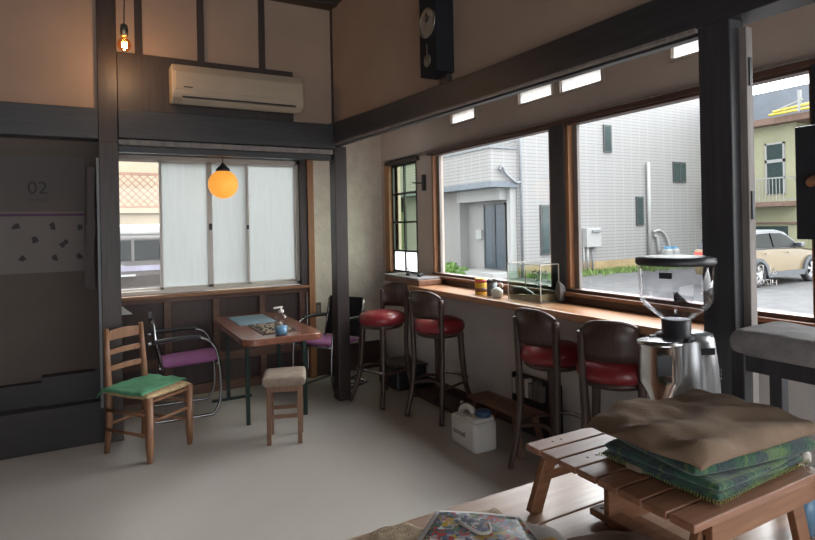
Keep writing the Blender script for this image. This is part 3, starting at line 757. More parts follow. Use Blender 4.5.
B('head_lamp', (3.05, -0.01, 0.66), (3.34, 0.2, 0.76), 'trimwhite', car)
for cx in (0.0, 2.63):
    bm = nb()
    for k in range(12):
        t0, t1 = k * PI / 12, (k + 1) * PI / 12
        prism(bm, [(cx + 0.37 * math.cos(t0), 0.30 + 0.37 * math.sin(t0)), (cx + 0.46 * math.cos(t0), 0.30 + 0.46 * math.sin(t0)), (cx + 0.46 * math.cos(t1), 0.30 + 0.46 * math.sin(t1)), (cx + 0.37 * math.cos(t1), 0.30 + 0.37 * math.sin(t1))], -0.1, 0.018, mx)
    obj('wheel_arch', bm, 'cladding', car)
    for y, s in ((0.13, 1), (1.62, -1)):
        bm = nb(); lathe(bm, [(0.22, -0.10), (0.31, -0.11), (0.345, -0.07), (0.345, 0.07), (0.31, 0.11), (0.22, 0.10), (0.22, -0.10)], (cx, y, 0.345), 32, True, mx)
        wv = obj('wheel', bm, 'tyre', car)
        if s > 0:
            bm = nb(); lathe(bm, [(0.205, 0.0), (0.225, 0.10), (0.235, 0.10), (0.235, 0.0)], (cx, y, 0.345), 28, True, mx)
            for k in range(5):
                a0 = k * 2 * PI / 5 + 0.3
                for d in (-0.13, 0.13):
                    bar(bm, (cx + 0.03 * math.cos(a0), y - 0.09, 0.345 + 0.03 * math.sin(a0)), (cx + 0.22 * math.cos(a0 + d), y - 0.085, 0.345 + 0.22 * math.sin(a0 + d)), 0.03, 0.03, (0, 1, 0))
            lathe(bm, [(0.0, 0.10), (0.05, 0.10), (0.05, 0.06)], (cx, y, 0.345), 14, True, mx)
            obj('rim', bm, 'rim', wv)
# ================================================================== FIXTURES
ac = thing('air_conditioner', 'ivory wall-mounted air conditioner above the back window', 'air conditioner', (0, 0, 0))
bm = nb()
prism(bm, [(4.565, 2.45), (4.44, 2.435), (4.385, 2.47), (4.37, 2.50), (4.375, 2.66), (4.40, 2.715), (4.565, 2.72)], 0.50, 1.485, Matrix(((0, 0, 1, 0), (1, 0, 0, 0), (0, 1, 0, 0), (0, 0, 0, 1))))
obj('housing', bm, 'ac', ac, 0.012)
bm = nb(); box(bm, (0.52, 4.365, 2.525), (1.46, 4.385, 2.655)); obj('front_panel', bm, 'ac', ac, 0.006)
bm = nb(); bar(bm, (0.57, 4.405, 2.448), (1.42, 4.405, 2.448), 0.06, 0.012, (0, 0.6, 1)); obj('louver', bm, 'ac', ac, 0.003)
bm = nb(); box(bm, (0.57, 4.372, 2.470), (1.42, 4.392, 2.480)); obj('outlet_slot', bm, 'black', ac, label='dark air outlet gap')
B('badge', (0.58, 4.362, 2.54), (0.64, 4.366, 2.548), 'ink_soft', ac)

ck = thing('wall_clock', 'black pendulum wall clock on the upper right wall', 'clock', (0, 0, 0))
bm = nb(); box(bm, (1.70, 2.70, 2.375), (1.82, 2.885, 3.05)); obj('case', bm, 'mesh_black', ck, 0.004)
mxc = Matrix.Rotation(-PI / 2, 4, 'Y')
bm = nb(); lathe(bm, [(0, 0), (0.075, 0), (0.078, -0.004)], (1.696, 2.79, 2.67), 32, False, mxc); obj('dial', bm, 'clockface', ck)
bm = nb(); tube(bm, [(1.696, 2.79 + 0.082 * math.cos(t), 2.67 + 0.082 * math.sin(t)) for t in [k * PI / 16 for k in range(32)]], 0.006, 6, True, True); obj('dial_ring', bm, 'brass', ck)
bm = nb(); bar(bm, (1.690, 2.79, 2.67), (1.690, 2.79, 2.73), 0.006, 0.003); bar(bm, (1.690, 2.79, 2.67), (1.690, 2.76, 2.70), 0.006, 0.003); obj('hand', bm, 'black', ck)
bm = nb(); lathe(bm, [(0, 0.004), (0.035, 0.0), (0.037, -0.004)], (1.696, 2.80, 2.455), 24, True, mxc); box(bm, (1.695, 2.797, 2.48), (1.699, 2.803, 2.55)); obj('pendulum', bm, 'brass', ck)

gl = thing('pendant_lamp', 'glowing orange globe pendant lamp in front of the back window', 'lamp', (0.955, 4.95, 0))
bm = nb(); R = 0.122
lathe(bm, [(R * math.sin(t) + 0.0001 * (k in (0,)), 1.885 - R * math.cos(t)) for k, t in enumerate([i * PI / 20 for i in range(0, 19)])], (0, 0, 0), 36); obj('globe_shade', bm, 'globe', gl)
obj('shade_cap', lathe(nb(), [(0.055, 1.99), (0.058, 2.012), (0.02, 2.05), (0.012, 2.065), (0, 2.065)]), 'black', gl)
obj('cord', tube(nb(), [(0, 0, 2.06), (0, 0, 2.42)], 0.004, 6), 'black', gl)
bl = thing('bare_bulb', 'lit amber bulb hanging on a cord beside the left post', 'lamp', (0.19, 4.2, 0))
bz = 2.745
bm = nb(); lathe(bm, [(0.0, bz - 0.043), (0.02, bz - 0.038), (0.037, bz - 0.022), (0.044, bz), (0.038, bz + 0.024), (0.022, bz + 0.042), (0.016, bz + 0.06)]); obj('glass_bulb', bm, 'bulb', bl)
bm = nb(); tube(bm, [(0.016 * math.cos(k * 0.9), 0.016 * math.sin(k * 0.9), bz - 0.018 + 0.035 * (k % 2)) for k in range(10)], 0.0022, 5); obj('filament', bm, 'filament', bl)
obj('socket', lathe(nb(), [(0.017, bz + 0.055), (0.024, bz + 0.06), (0.026, bz + 0.10), (0.022, bz + 0.13), (0.006, bz + 0.145), (0, bz + 0.145)]), 'brass', bl)
obj('cord', tube(nb(), [(0, 0, bz + 0.14), (0.004, 0, bz + 0.3), (-0.008, 0, FZ - 0.001)], 0.004, 6), 'black', bl)

# calendar, hanging papers, outlet
cal = thing('wall_calendar', 'large dim wall calendar reading 02 on the dark back-left wall', 'calendar', (0, 0, 0))
B('header_sheet', (-1.0, 4.788, 1.66), (-0.06, 4.80, 2.05), 'paper_grey', cal)
B('lower_sheet', (-1.0, 4.786, 1.22), (-0.07, 4.80, 1.655), 'paper_dim', cal)
B('stripe', (-1.0, 4.783, 1.622), (-0.07, 4.788, 1.640), 'ink_purple', cal)
mw = Matrix.Rotation(PI / 2, 4, 'X')
text('month_number', '02', 0.125, 'ink_soft', Matrix.Translation((-0.355, 4.785, 1.82)) @ mw, cal, 0.0015)
for z in (1.728, 1.742): B('small_print', (-0.42, 4.785, z), (-0.29, 4.788, z + 0.003), 'ink_soft', cal)
rnd = random.Random(5)
for (x, z) in ((-0.49, 1.55), (-0.27, 1.55), (-0.10, 1.54), (-0.38, 1.45), (-0.20, 1.42), (-0.46, 1.33), (-0.26, 1.33), (-0.11, 1.33)):
    bm = nb()
    for q in range(3):
        a = rnd.uniform(0, 6.3); cx_, cz_ = x + rnd.uniform(-.012, .012), z + rnd.uniform(-.015, .015)
        prism(bm, [(cx_ + rnd.uniform(.007, .026) * math.cos(a + t), cz_ + rnd.uniform(.007, .026) * math.sin(a + t)) for t in (0, .9, 1.9, 2.8, 3.8, 5.0)], -4.786 + q * 0.0004, -4.784 + q * 0.0004 + 0.0005, Matrix(((1, 0, 0, 0), (0, 0, -1, 0), (0, 1, 0, 0), (0, 0, 0, 1))))
    obj('picture_mark', bm, 'ink', cal)
hp = thing('hanging_papers', 'curled grey paper sheets hanging at the left post', 'paper', (0, 0, 0))
def hsheet(x0, x1, z0, z1, y, dx):
    bm = nb()
    v = [(x0, y, z1), (x1, y - 0.03, z1), (x1 + dx, y - 0.04, (z0 + z1) / 2), (x1 + dx * .5, y - 0.01, z0), (x0 + dx, y, z0 + 0.03), (x0 + dx * .6, y + 0.01, (z0 + z1) / 2)]
    a = [bm.verts.new(p) for p in v]; b = [bm.verts.new((p[0], p[1] + 0.003, p[2])) for p in v]
    bm.faces.new(a); bm.faces.new(list(reversed(b)))
    for i in range(6): bm.faces.new((a[i], a[(i + 1) % 6], b[(i + 1) % 6], b[i]))
    obj('paper_sheet', bm, 'paper_grey', hp)
hsheet(-0.045, 0.005, 1.50, 1.97, 4.66, -0.01); hsheet(-0.06, 0.0, 1.08, 1.56, 4.68, -0.015)
ol = thing('wall_outlet', 'small dark wall outlet on the plaster beside the table', 'outlet', (0, 0, 0))
B('plate', (1.935, 5.488, 0.60), (2.005, 5.5, 0.74), 'switch', ol, 0.003)
B('socket', (1.952, 5.484, 0.63), (1.988, 5.489, 0.71), 'reveal', ol)
# small white paper behind the left chair
tag(obj('leaflet', prism(nb(), [(0.17, 0.78), (0.27, 0.78), (0.17, 0.87)], -5.4999, -5.47, Matrix(((1, 0, 0, 0), (0, 0, -1, 0), (0, 1, 0, 0), (0, 0, 0, 1)))), 'paper'), 'white paper corner against the dark panelling behind the ladder-back chair', 'paper')

# black hanging sign at the right edge
sg = thing('black_panel', 'black panel hanging by the right-most window at the right edge', 'sign', (0, 0, 0))
bm = nb(); box(bm, (2.60, 0.72, 1.41), (2.635, 1.30, 1.885)); obj('board', bm, 'blackbox', sg, 0.004)
bm = nb(); tube(bm, catmull([(2.595, 1.24, 1.645), (2.575, 1.2, 1.66), (2.575, 1.1, 1.655), (2.595, 1.0, 1.64)], 5), 0.02, 8); obj('handle', bm, 'bench_dark', sg)  # brown bar standing in for a hand-like reflection on the board
obj('hook', tube(nb(), [(2.615, 1.0, 1.88), (2.68, 1.0, 2.165)], 0.004, 6), 'black', sg)

# ================================================================== WINDOW COUNTER AND WHAT STANDS ON IT
ct = thing('window_counter', 'long wooden bar counter running under the right windows', 'counter', (0, 0, 0))
B('worktop', (2.38, -1.2, 0.935), (2.69, 4.32, 0.98), 'counter', ct, 0.006)
B('wall_batten', (2.70, -1.2, 0.86), (2.729, 4.3, 0.934), 'darkred', ct)
rp = thing('record_player', 'flat grey record player with black knobs at the far counter end', 'record player', (0, 0, 0))
B('plinth', (2.42, 4.20, 0.982), (2.655, 4.86, 1.028), 'orangey', rp, 0.005)
B('deck', (2.415, 4.22, 1.028), (2.65, 4.87, 1.046), 'grey_fabric', rp, 0.004)
for x, y in ((2.50, 4.33), (2.56, 4.40), (2.48, 4.5)): obj('knob', lathe(nb(), [(0.018, 1.05), (0.018, 1.07), (0.012, 1.078), (0, 1.078)], (x, y, 0), 16), 'black', rp)
obj('tone_arm', tube(nb(), catmull([(2.6, 4.75, 1.11), (2.55, 4.6, 1.075), (2.5, 4.5, 1.075)], 5), 0.005, 6), 'black', rp)
B('worktop_end', (2.54, 4.32, 0.94), (2.69, 4.90, 0.98), 'counter', ct)

tn_ = thing('yellow_tin', 'yellow and red printed tin at the left of the jars on the counter', 'tin', (2.52, 3.44, 0.98))
obj('tin_body', lathe(nb(), [(0.046, 0), (0.048, 0.004), (0.048, 0.115), (0.044, 0.12), (0, 0.12)]), 'yellow_label', tn_)
obj('red_band', lathe(nb(), [(0.0487, 0.088), (0.0487, 0.112)], n=28), 'red_label', tn_)
obj('label_band', lathe(nb(), [(0.0487, 0.02), (0.0487, 0.05)], n=28), 'bench_dark', tn_)
gj = thing('grey_jar', 'dark grey jar between the yellow tin and the clear jar', 'jar', (2.52, 3.31, 0.98))
obj('jar_body', lathe(nb(), [(0.036, 0), (0.038, 0.01), (0.038, 0.10), (0.03, 0.108), (0, 0.108)]), 'greyjar', gj)
obj('lid', lathe(nb(), [(0.039, 0.098), (0.039, 0.115), (0, 0.117)]), 'black', gj)
cj = thing('clear_jar', 'clear glass jar with white contents beside the aquarium', 'jar', (2.48, 3.20, 0.98))
obj('jar_body', lathe(nb(), [(0.035, 0.0), (0.046, 0.01), (0.049, 0.06), (0.044, 0.10), (0.030, 0.112), (0.030, 0.122)]), 'tankglass', cj)
obj('contents', lathe(nb(), [(0.0, 0.004), (0.040, 0.008), (0.043, 0.05), (0.02, 0.07), (0.0, 0.07)]), 'white_plastic', cj)
obj('lid', lathe(nb(), [(0.034, 0.115), (0.034, 0.132), (0, 0.134)]), 'chrome', cj)
aq = thing('aquarium', 'rectangular glass aquarium with weed and driftwood on the window counter', 'aquarium', (0, 0, 0))
ax0, ax1, ay0, ay1, az = 2.525, 2.684, 2.80, 3.13, 0.982
S('glass_wall', [((ax0, ay0, az), (ax0 + 0.004, ay1, az + 0.245)), ((ax1 - 0.004, ay0, az), (ax1, ay1, az + 0.245)), ((ax0, ay0, az), (ax1, ay0 + 0.004, az + 0.245)), ((ax0, ay1 - 0.004, az), (ax1, ay1, az + 0.245)), ((ax0, ay0, az), (ax1, ay1, az + 0.006))], 'tankglass', aq)
e = []
for x in (ax0, ax1):
    for y in (ay0, ay1): e.append(((x - 0.0025, y - 0.0025, az), (x + 0.0025, y + 0.0025, az + 0.247)))
for z in (az, az + 0.244):
    for y in (ay0, ay1): e.append(((ax0, y - 0.0025, z), (ax1, y + 0.0025, z + 0.004)))
    for x in (ax0, ax1): e.append(((x - 0.0025, ay0, z), (x + 0.0025, ay1, z + 0.004)))
S('edge_seal', e, 'white_plastic', aq)
B('water', (ax0 + 0.006, ay0 + 0.006, az + 0.05), (ax1 - 0.006, ay1 - 0.006, az + 0.185), 'water', aq)
bm = nb(); prism(bm, [(ay0 + 0.006, az + 0.008), (ay1 - 0.006, az + 0.008), (ay1 - 0.006, az + 0.02), (ay0 + 0.1, az + 0.045), (ay0 + 0.006, az + 0.05)], ax0 + 0.006, ax1 - 0.006, Matrix(((0, 0, 1, 0), (1, 0, 0, 0), (0, 1, 0, 0), (0, 0, 0, 1))))
obj('gravel_bed', bm, 'gravel', aq)
obj('driftwood', tube(nb(), catmull([(2.58, 3.12, az + 0.05), (2.57, 3.02, az + 0.06), (2.57, 2.93, az + 0.035), (2.56, 2.87, az + 0.02)], 5), [0.03, 0.012], 8), 'bark', aq)
bm = nb(); rnd = random.Random(9)
for k in range(70):
    c0 = Vector((2.60, 2.90, az + 0.18)); v = Vector((rnd.gauss(0, .022), rnd.gauss(0, .034), -abs(rnd.gauss(0, .045)) + 0.02)); a = Vector((rnd.gauss(0, .012), rnd.gauss(0, .012), rnd.gauss(0, .012)))
    b = a.orthogonal().normalized() * 0.005; p = c0 + v
    bm.faces.new([bm.verts.new(p - a), bm.verts.new(p + b), bm.verts.new(p + a), bm.verts.new(p - b)])
obj('water_weed', bm, 'plantdark', aq)
# folded white cloth / bag behind the aquarium
bm = nb(); cushion(bm, 0.055, 0.055, 0.13, 14, 14, 3, 0.02, 4, None, 16)
tag(obj('plastic_bag', bm, 'paper_dim', None, 0, (2.655, 2.755, 0.982)), 'crumpled pale bag standing just right of the aquarium', 'bag')

# ================================================================== FURNITURE
# --- bar stools
def make_bar_stool():
    t = thing('bar_stool', '', 'bar stool', (0, 0, 0), 0, 'wooden bar stools with red seats along the window counter')
    # local +X = front
    obj('seat', lathe(nb(), [(0, 0.665), (0.188, 0.665), (0.202, 0.68), (0.205, 0.71), (0.192, 0.742), (0.14, 0.764), (0.07, 0.772), (0, 0.773)], n=36), 'red', t)
    obj('seat_rim', lathe(nb(), [(0, 0.63), (0.165, 0.63), (0.18, 0.64), (0.186, 0.667), (0, 0.667)], n=36), 'barwood', t)
    for s in (-1, 1):
        f = [(0.12, s * 0.12, 0.65), (0.13, s * 0.125, 0.45), (0.15, s * 0.145, 0.22), (0.215, s * 0.19, 0.0)]
        obj('leg', tube(nb(), catmull(f, 5), [0.026, 0.018], 8, True), 'barwood', t)
        r = [(-0.165, s * 0.150, 0.93), (-0.155, s * 0.145, 0.66), (-0.152, s * 0.14, 0.45), (-0.17, s * 0.15, 0.22), (-0.215, s * 0.175, 0.0)]
        obj('leg', tube(nb(), catmull(r, 5), [0.021, 0.019], 8, True), 'barwood', t)
    # curved back panel
    bm = nb(); n = 24; rin = []; 
    for k in range(n + 1):
        a = PI + (-1 + 2 * k / n) * 0.78
        edge = abs(-1 + 2 * k / n)
        top = 0.99 - 0.055 * edge ** 3; bot = 0.785
        col = []
        for z, rr_ in ((bot, 0.205), (0.83, 0.209), (0.89, 0.213), (top, 0.222)):
            sc = 0.92
            col.append((rr_ * math.cos(a), rr_ * math.sin(a) * sc, z))
        rin.append(col)
    ins = [[bm.verts.new(p) for p in c] for c in rin]
    outs = [[bm.verts.new((p[0] * 1.07, p[1] * 1.07, p[2])) for p in c] for c in rin]
    fs = []
    for k in range(n):
        for j in range(3):
            fs.append(bm.faces.new((ins[k][j], ins[k + 1][j], ins[k + 1][j + 1], ins[k][j + 1]))); fs.append(bm.faces.new((outs[k][j], outs[k][j + 1], outs[k + 1][j + 1], outs[k + 1][j])))
        bm.faces.new((ins[k][3], ins[k + 1][3], outs[k + 1][3], outs[k][3])); bm.faces.new((ins[k][0], outs[k][0], outs[k + 1][0], ins[k + 1][0]))
    for k in (0, n):
        for j in range(3): bm.faces.new((ins[k][j], ins[k][j + 1], outs[k][j + 1], outs[k][j]))
    _sm(bm, fs, True); bk = obj('backrest', bm, 'barwood', t)
    bm = nb(); pts = []
    for k in range(n + 1):
        a = PI + (-1 + 2 * k / n) * 0.78; e_ = abs(-1 + 2 * k / n)
        pts.append((0.229 * math.cos(a), 0.229 * math.sin(a) * 0.92, 0.992 - 0.055 * e_ ** 3))
    obj('top_rail', tube(bm, pts, 0.011, 8), 'barwood', bk)
    for s in (-1, 1):
        obj('stretcher', tube(nb(), catmull([(0.16, s * 0.15, 0.25), (0.02, s * 0.19, 0.27), (-0.17, s * 0.155, 0.25)], 5), 0.011, 8), 'barwood', t)
    obj('stretcher', tube(nb(), catmull([(-0.17, -0.155, 0.26), (-0.10, 0, 0.28), (-0.17, 0.155, 0.26)], 6), 0.013, 8), 'barwood', t)
    obj('footrest', tube(nb(), catmull([(0.165, -0.15, 0.28), (0.20, 0, 0.285), (0.165, 0.15, 0.28)], 6), 0.014, 8), 'chrome', t, label='metal-capped front footrest')
    return t
st = make_bar_stool()
st.location = (2.17, 4.42, 0); st.rotation_euler = (0, 0, math.radians(200)); st['label'] = 'red-seated bar stool turned to face the room beside the inner post'
dup(st, (2.385, 3.83, 0), math.radians(20), 'red-seated bar stool at the counter just left of the white jug')
dup(st, (2.44, 2.60, 0), math.radians(8), 'red-seated bar stool with its back to us below the aquarium')
dup(st, (2.45, 2.14, 0), math.radians(34), 'red-seated bar stool nearest the coffee grinder')

# --- ladder-back chair with green cloth (local +Y = front)
ch = thing('ladder_back_chair', 'wooden ladder-back chair with green cloth on its rush seat', 'chair', (0.295, 4.28, 0), 0)
ch.rotation_euler = (0, 0, math.radians(218))
hw = 0.172
for s in (-1, 1):
    obj('leg', tube(nb(), [(s * hw, 0.20, 0), (s * hw, 0.20, 0.1), (s * hw, 0.20, 0.42)], [0.017, 0.026, 0.026], 8, True), 'chairwood', ch)
    obj('leg', tube(nb(), [(s * .15, -0.22, 0), (s * .15, -0.19, 0.22), (s * .15, -0.19, 0.42), (s * .146, -0.205, 0.65), (s * .142, -0.215, 0.84)], [0.018, 0.022, 0.023, 0.02, 0.016], 8), 'chairwood', ch)
for z, h, bow in ((0.785, 0.06, 0.012), (0.675, 0.035, 0), (0.565, 0.035, 0)):
    bm = nb(); n = 10; y0 = -0.19 - (z - 0.42) * 0.07
    A = []
    for k in range(n + 1):
        u = -1 + 2 * k / n; x = u * 0.146; yy = y0 - 0.02 * (1 - u * u); zz = h / 2 + bow * (1 - u * u) + 0.0
        A.append([bm.verts.new((x, yy + dy, z + dz)) for dy, dz in ((0.008, -h / 2), (0.008, zz), (-0.008, zz), (-0.008, -h / 2))])
    for p, q in zip(A, A[1:]):
        for k in range(4): bm.faces.new((p[k], p[(k + 1) % 4], q[(k + 1) % 4], q[k]))
    bm.faces.new(A[0]); bm.faces.new(A[-1]); obj('back_slat', bm, 'chairwood', ch)
bm = nb(); cushion(bm, 0.39, 0.43, 0.045, 16, 16, 8, mtx=Matrix.Translation((0, 0.0, 0.40))); obj('seat', bm, 'rush', ch)
for (a, b) in (((-hw, 0.20, 0.17), (-hw, -0.19, 0.17)), ((hw, 0.20, 0.17), (hw, -0.19, 0.17)), ((-hw, 0.20, 0.30), (-hw, -0.19, 0.30)), ((hw, 0.2, 0.30), (hw, -0.19, 0.30)), ((-hw, 0.20, 0.26), (hw, 0.20, 0.26)), ((-hw, -0.19, 0.20), (hw, -0.19, 0.20)), ((-hw, 0.20, 0.39), (hw, 0.20, 0.39))):
    obj('stretcher', tube(nb(), [a, b], 0.011, 8), 'chairwood', ch)
def clothfn(u, v):
    x = (u - 0.5) * 0.43; y = (v - 0.5) * 0.42 - 0.045
    ex = max(0, abs(x) - 0.205); ey = max(0, -y - 0.205)
    z = 0.452 + 0.010 * noise.noise(Vector((x * 11, y * 13, 1))) - ex * 1.3 - ey * 1.0
    if ex: x = math.copysign(0.205 + ex * 0.35, x)
    return (x + 0.008 * noise.noise(Vector((y * 12, 1, 1))), y + 0.03 * (u - 0.5) + 0.01 * noise.noise(Vector((x * 12, 3, 1))), z + 0.002)
gc = obj('seat_cloth', sheet(nb(), clothfn, 30, 26, 0.006), 'green_cloth', None, 0, (0.295, 4.28, 0), math.radians(218))
tag(gc, 'crumpled green cloth draped over the ladder-back chair seat', 'cloth')

# --- tubular armchairs with purple seats (local +X = front)
def make_arm_chair():
    t = thing('cantilever_armchair', '', 'chair', (0, 0, 0), 0, 'chrome cantilever armchairs with purple seats at the table')
    for s in (-1, 1):
        y = s * 0.235
        pts = [(-0.28, y, 0.012), (0.12, y, 0.012), (0.20, y, 0.03), (0.245, y, 0.16), (0.235, y, 0.44), (0.19, y, 0.58), (0.10, y, 0.635), (-0.05, y, 0.64), (-0.30, y, 0.62)]
        obj('side_tube', tube(nb(), catmull(pts, 7), 0.0115, 10), 'chrome', t)
        obj('armrest', tube(nb(), catmull([(0.10, y, 0.642), (-0.05, y, 0.648), (-0.26, y, 0.632)], 5), 0.016, 8), 'black', t)
        obj('back_post', tube(nb(), [(-0.18, s * 0.215, 0.40), (-0.225, s * 0.215, 0.62), (-0.26, s * 0.215, 0.80)], 0.011, 8), 'chrome', t)
    obj('floor_bar', tube(nb(), [(-0.28, -0.235, 0.012), (-0.28, 0.235, 0.012)], 0.0115, 8), 'chrome', t)
    obj('seat', cushion(nb(), 0.46, 0.44, 0.05, 16, 16, 6, mtx=Matrix.Translation((0.03, 0, 0.415)) @ Matrix.Rotation(math.radians(-3), 4, 'Y')), 'purple', t)
    bm = nb(); bar(bm, (0, 0, 0), (0, 0, 0.001), 0.001, 0.001); bm.clear()
    bm = nb(); box(bm, (-0.008, -0.205, 0), (0.008, 0.205, 0.36), Matrix.Translation((-0.20, 0, 0.45)) @ Matrix.Rotation(math.radians(-10), 4, 'Y')); obj('backrest', bm, 'mesh_black', t, 0.004)
    bm = nb(); box(bm, (-0.014, -0.205, 0.345), (0.014, 0.205, 0.375), Matrix.Translation((-0.20, 0, 0.45)) @ Matrix.Rotation(math.radians(-10), 4, 'Y')); obj('top_rail', bm, 'mesh_black', t, 0.006)
    obj('seat_bar', tube(nb(), [(0.23, -0.235, 0.42), (0.23, 0.235, 0.42)], 0.010, 8), 'chrome', t)
    obj('seat_bar', tube(nb(), [(-0.2, -0.215, 0.42), (-0.2, 0.215, 0.42)], 0.010, 8), 'chrome', t)
    return t
a1 = make_arm_chair(); a1.location = (0.64, 5.02, 0); a1.rotation_euler = (0, 0, math.radians(-4)); a1['label'] = 'purple-seated chrome armchair left of the table, behind the ladder-back chair'
dup(a1, (1.92, 5.05, 0), math.radians(208), 'purple-seated chrome armchair right of the table, behind the inner post')

# --- table
tb = thing('cafe_table', 'low dark wooden table with rounded corners and inset tray', 'table', (0, 0, 0))
tx0, tx1, ty0, ty1 = 0.905, 1.505, 4.05, 5.36
def rrect(x0, x1, y0, y1, r, n=6):
    out = []
    for cx, cy, a in ((x1 - r, y0 + r, -PI / 2), (x1 - r, y1 - r, 0), (x0 + r, y1 - r, PI / 2), (x0 + r, y0 + r, PI)):
        for k in range(n + 1): out.append((cx + r * math.cos(a + k * PI / 2 / n), cy + r * math.sin(a + k * PI / 2 / n)))
    return out
obj('tabletop', prism(nb(), rrect(tx0, tx1, ty0, ty1, 0.09), 0.66, 0.71), 'tablewood', tb, 0.008)
S('tray_frame', [((1.08, 4.22, 0.71), (1.36, 4.235, 0.716)), ((1.08, 4.665, 0.71), (1.36, 4.68, 0.716)), ((1.08, 4.22, 0.71), (1.095, 4.68, 0.716)), ((1.345, 4.22, 0.71), (1.36, 4.68, 0.716))], 'darkred', tb)
B('tray_bed', (1.095, 4.235, 0.71), (1.345, 4.665, 0.712), 'ink', tb)
bm = nb(); rnd = random.Random(11)
for k in range(150):
    x, y = rnd.uniform(1.108, 1.332), rnd.uniform(4.25, 4.65); r = rnd.uniform(0.007, 0.014)
    lathe(bm, [(0, -r * .6), (r * .8, -r * .3), (r, 0), (r * .8, r * .35), (0, r * .5)], (x, y, 0.717), 7)
pb = obj('pebble_filling', bm, 'pebbles', tb); pb['kind'] = 'stuff'
S('apron', [((0.99, 4.38, 0.60), (1.46, 4.41, 0.66)), ((0.99, 5.12, 0.60), (1.46, 5.15, 0.66)), ((0.985, 4.38, 0.60), (1.01, 5.15, 0.66)), ((1.44, 4.38, 0.60), (1.47, 5.15, 0.66))], 'greenmetal', tb)
for x in (1.00, 1.455):
    for y in (4.395, 5.13): B('leg', (x - 0.014, y - 0.014, 0), (x + 0.014, y + 0.014, 0.66), 'greenmetal', tb)
B('foot_bar', (0.86, 5.115, 0.0), (1.2, 5.145, 0.02), 'greenmetal', tb)
bm = nb(); bar(bm, (1.22, 4.46, 0.64), (1.22, 4.74, 0.53), 0.36, 0.015); obj('under_shelf', bm, 'stoolwood', tb)
tag(B('blue_mat', (1.02, 4.72, 0.711), (1.33, 5.2, 0.718), 'bluecloth'), 'pale blue mat lying on the far half of the low table', 'mat')
def pump_bottle(name, loc, label, h, r, liquid):
    t = thing(name, label, 'bottle', loc)
    obj('bottle_body', lathe(nb(), [(0, 0.0), (r, 0.002), (r, h * .55), (r * .8, h * .68), (r * .35, h * .75), (r * .35, h * .8)]), 'hopper', t)
    obj('liquid', lathe(nb(), [(0, 0.003), (r * .93, 0.004), (r * .93, h * liquid), (0, h * liquid)]), 'blue', t, label='blue liquid')
    p = obj('pump', lathe(nb(), [(r * .45, h * .78), (r * .45, h * .86), (r * .14, h * .87), (r * .14, h * .95), (0, h * .95)]), 'white_plastic', t)
    bm = nb(); bar(bm, (0.012, 0, h * .97), (-r * 1.25, -0.005, h * .955), 0.014, 0.012); obj('nozzle', bm, 'white_plastic', p, 0.002)
    return t
pump_bottle('sanitizer_bottle', (1.20, 4.15, 0.711), 'clear pump bottle with a little blue liquid on the low table', 0.21, 0.046, 0.30)

# --- cushioned square stool
def make_square_stool(name, label, m, mt, loc, rz, w, H, legw, th, d=None, ins=0.045):
    d = d or w
    t = thing(name, label, 'stool', loc, rz)
    for sx in (-1, 1):
        for sy in (-1, 1):
            B('leg', (sx * (w / 2 - ins) - legw / 2, sy * (d / 2 - ins) - legw / 2, 0), (sx * (w / 2 - ins) + legw / 2, sy * (d / 2 - ins) + legw / 2, H - th), mt, t, 0.003)
    iw, idd = w / 2 - ins, d / 2 - ins
    for s in (-1, 1) if name == 'cushioned_stool' else ():
        B('stretcher', (-iw, s * idd - 0.008, H * 0.38), (iw, s * idd + 0.008, H * 0.38 + 0.025), mt, t)
        B('stretcher', (s * iw - 0.008, -idd, H * 0.52), (s * iw + 0.008, idd, H * 0.52 + 0.025), mt, t)
    S('apron', [((-iw, -idd - .01, H - th - .05), (iw, -idd + .01, H - th + .01)), ((-iw, idd - .01, H - th - .05), (iw, idd + .01, H - th + .01)), ((-iw - .01, -idd, H - th - .05), (-iw + .01, idd, H - th + .01)), ((iw - .01, -idd, H - th - .05), (iw + .01, idd, H - th + .01))], mt, t)
    obj('seat_cushion', cushion(nb(), w, d, th + 0.012, 26, 26, 12, 0.005, 3 + w, Matrix.Translation((0, 0, H - th - 0.01)), 6, 4.0), m, t)
    return t
make_square_stool('cushioned_stool', 'small wooden stool with worn beige fabric seat before the table', 'beige_fabric', 'stoolwood', (1.165, 3.97, 0), math.radians(-20), 0.30, 0.475, 0.03, 0.06)

# --- floor things
jg = thing('water_jug', 'white plastic water jug with blue cap on the floor', 'jug', (2.225, 3.16, 0))
bm = nb(); prism(bm, rrect(-0.095, 0.095, -0.15, 0.15, 0.035), 0.0, 0.20); obj('body', bm, 'jug', jg, 0.02)
bm = nb(); prism(bm, rrect(-0.085, 0.085, -0.14, -0.01, 0.03), 0.19, 0.225); obj('neck_shoulder', bm, 'jug', jg, 0.015)
obj('handle', tube(nb(), catmull([(-0.01, 0.125, 0.19), (-0.01, 0.115, 0.222), (-0.01, 0.07, 0.248), (-0.01, 0.01, 0.250), (-0.01, -0.03, 0.222)], 6), 0.022, 10), 'jug', jg)
obj('cap', lathe(nb(), [(0.05, 0.22), (0.052, 0.225), (0.05, 0.255), (0.045, 0.26), (0, 0.26)], (0.02, -0.085, 0), 24), 'bluecap', jg)
obj('spout', tube(nb(), [(0.0, 0.12, 0.19), (0.0, 0.13, 0.27)], 0.014, 8), 'chrome', jg)
text('jug_lettering', 'tanool', 0.055, 'letter_grey', Matrix.Translation((-0.0965, 0.03, 0.10)) @ Matrix.Rotation(-PI / 2, 4, 'Z') @ Matrix.Rotation(PI / 2, 4, 'X'), jg, 0.0008)

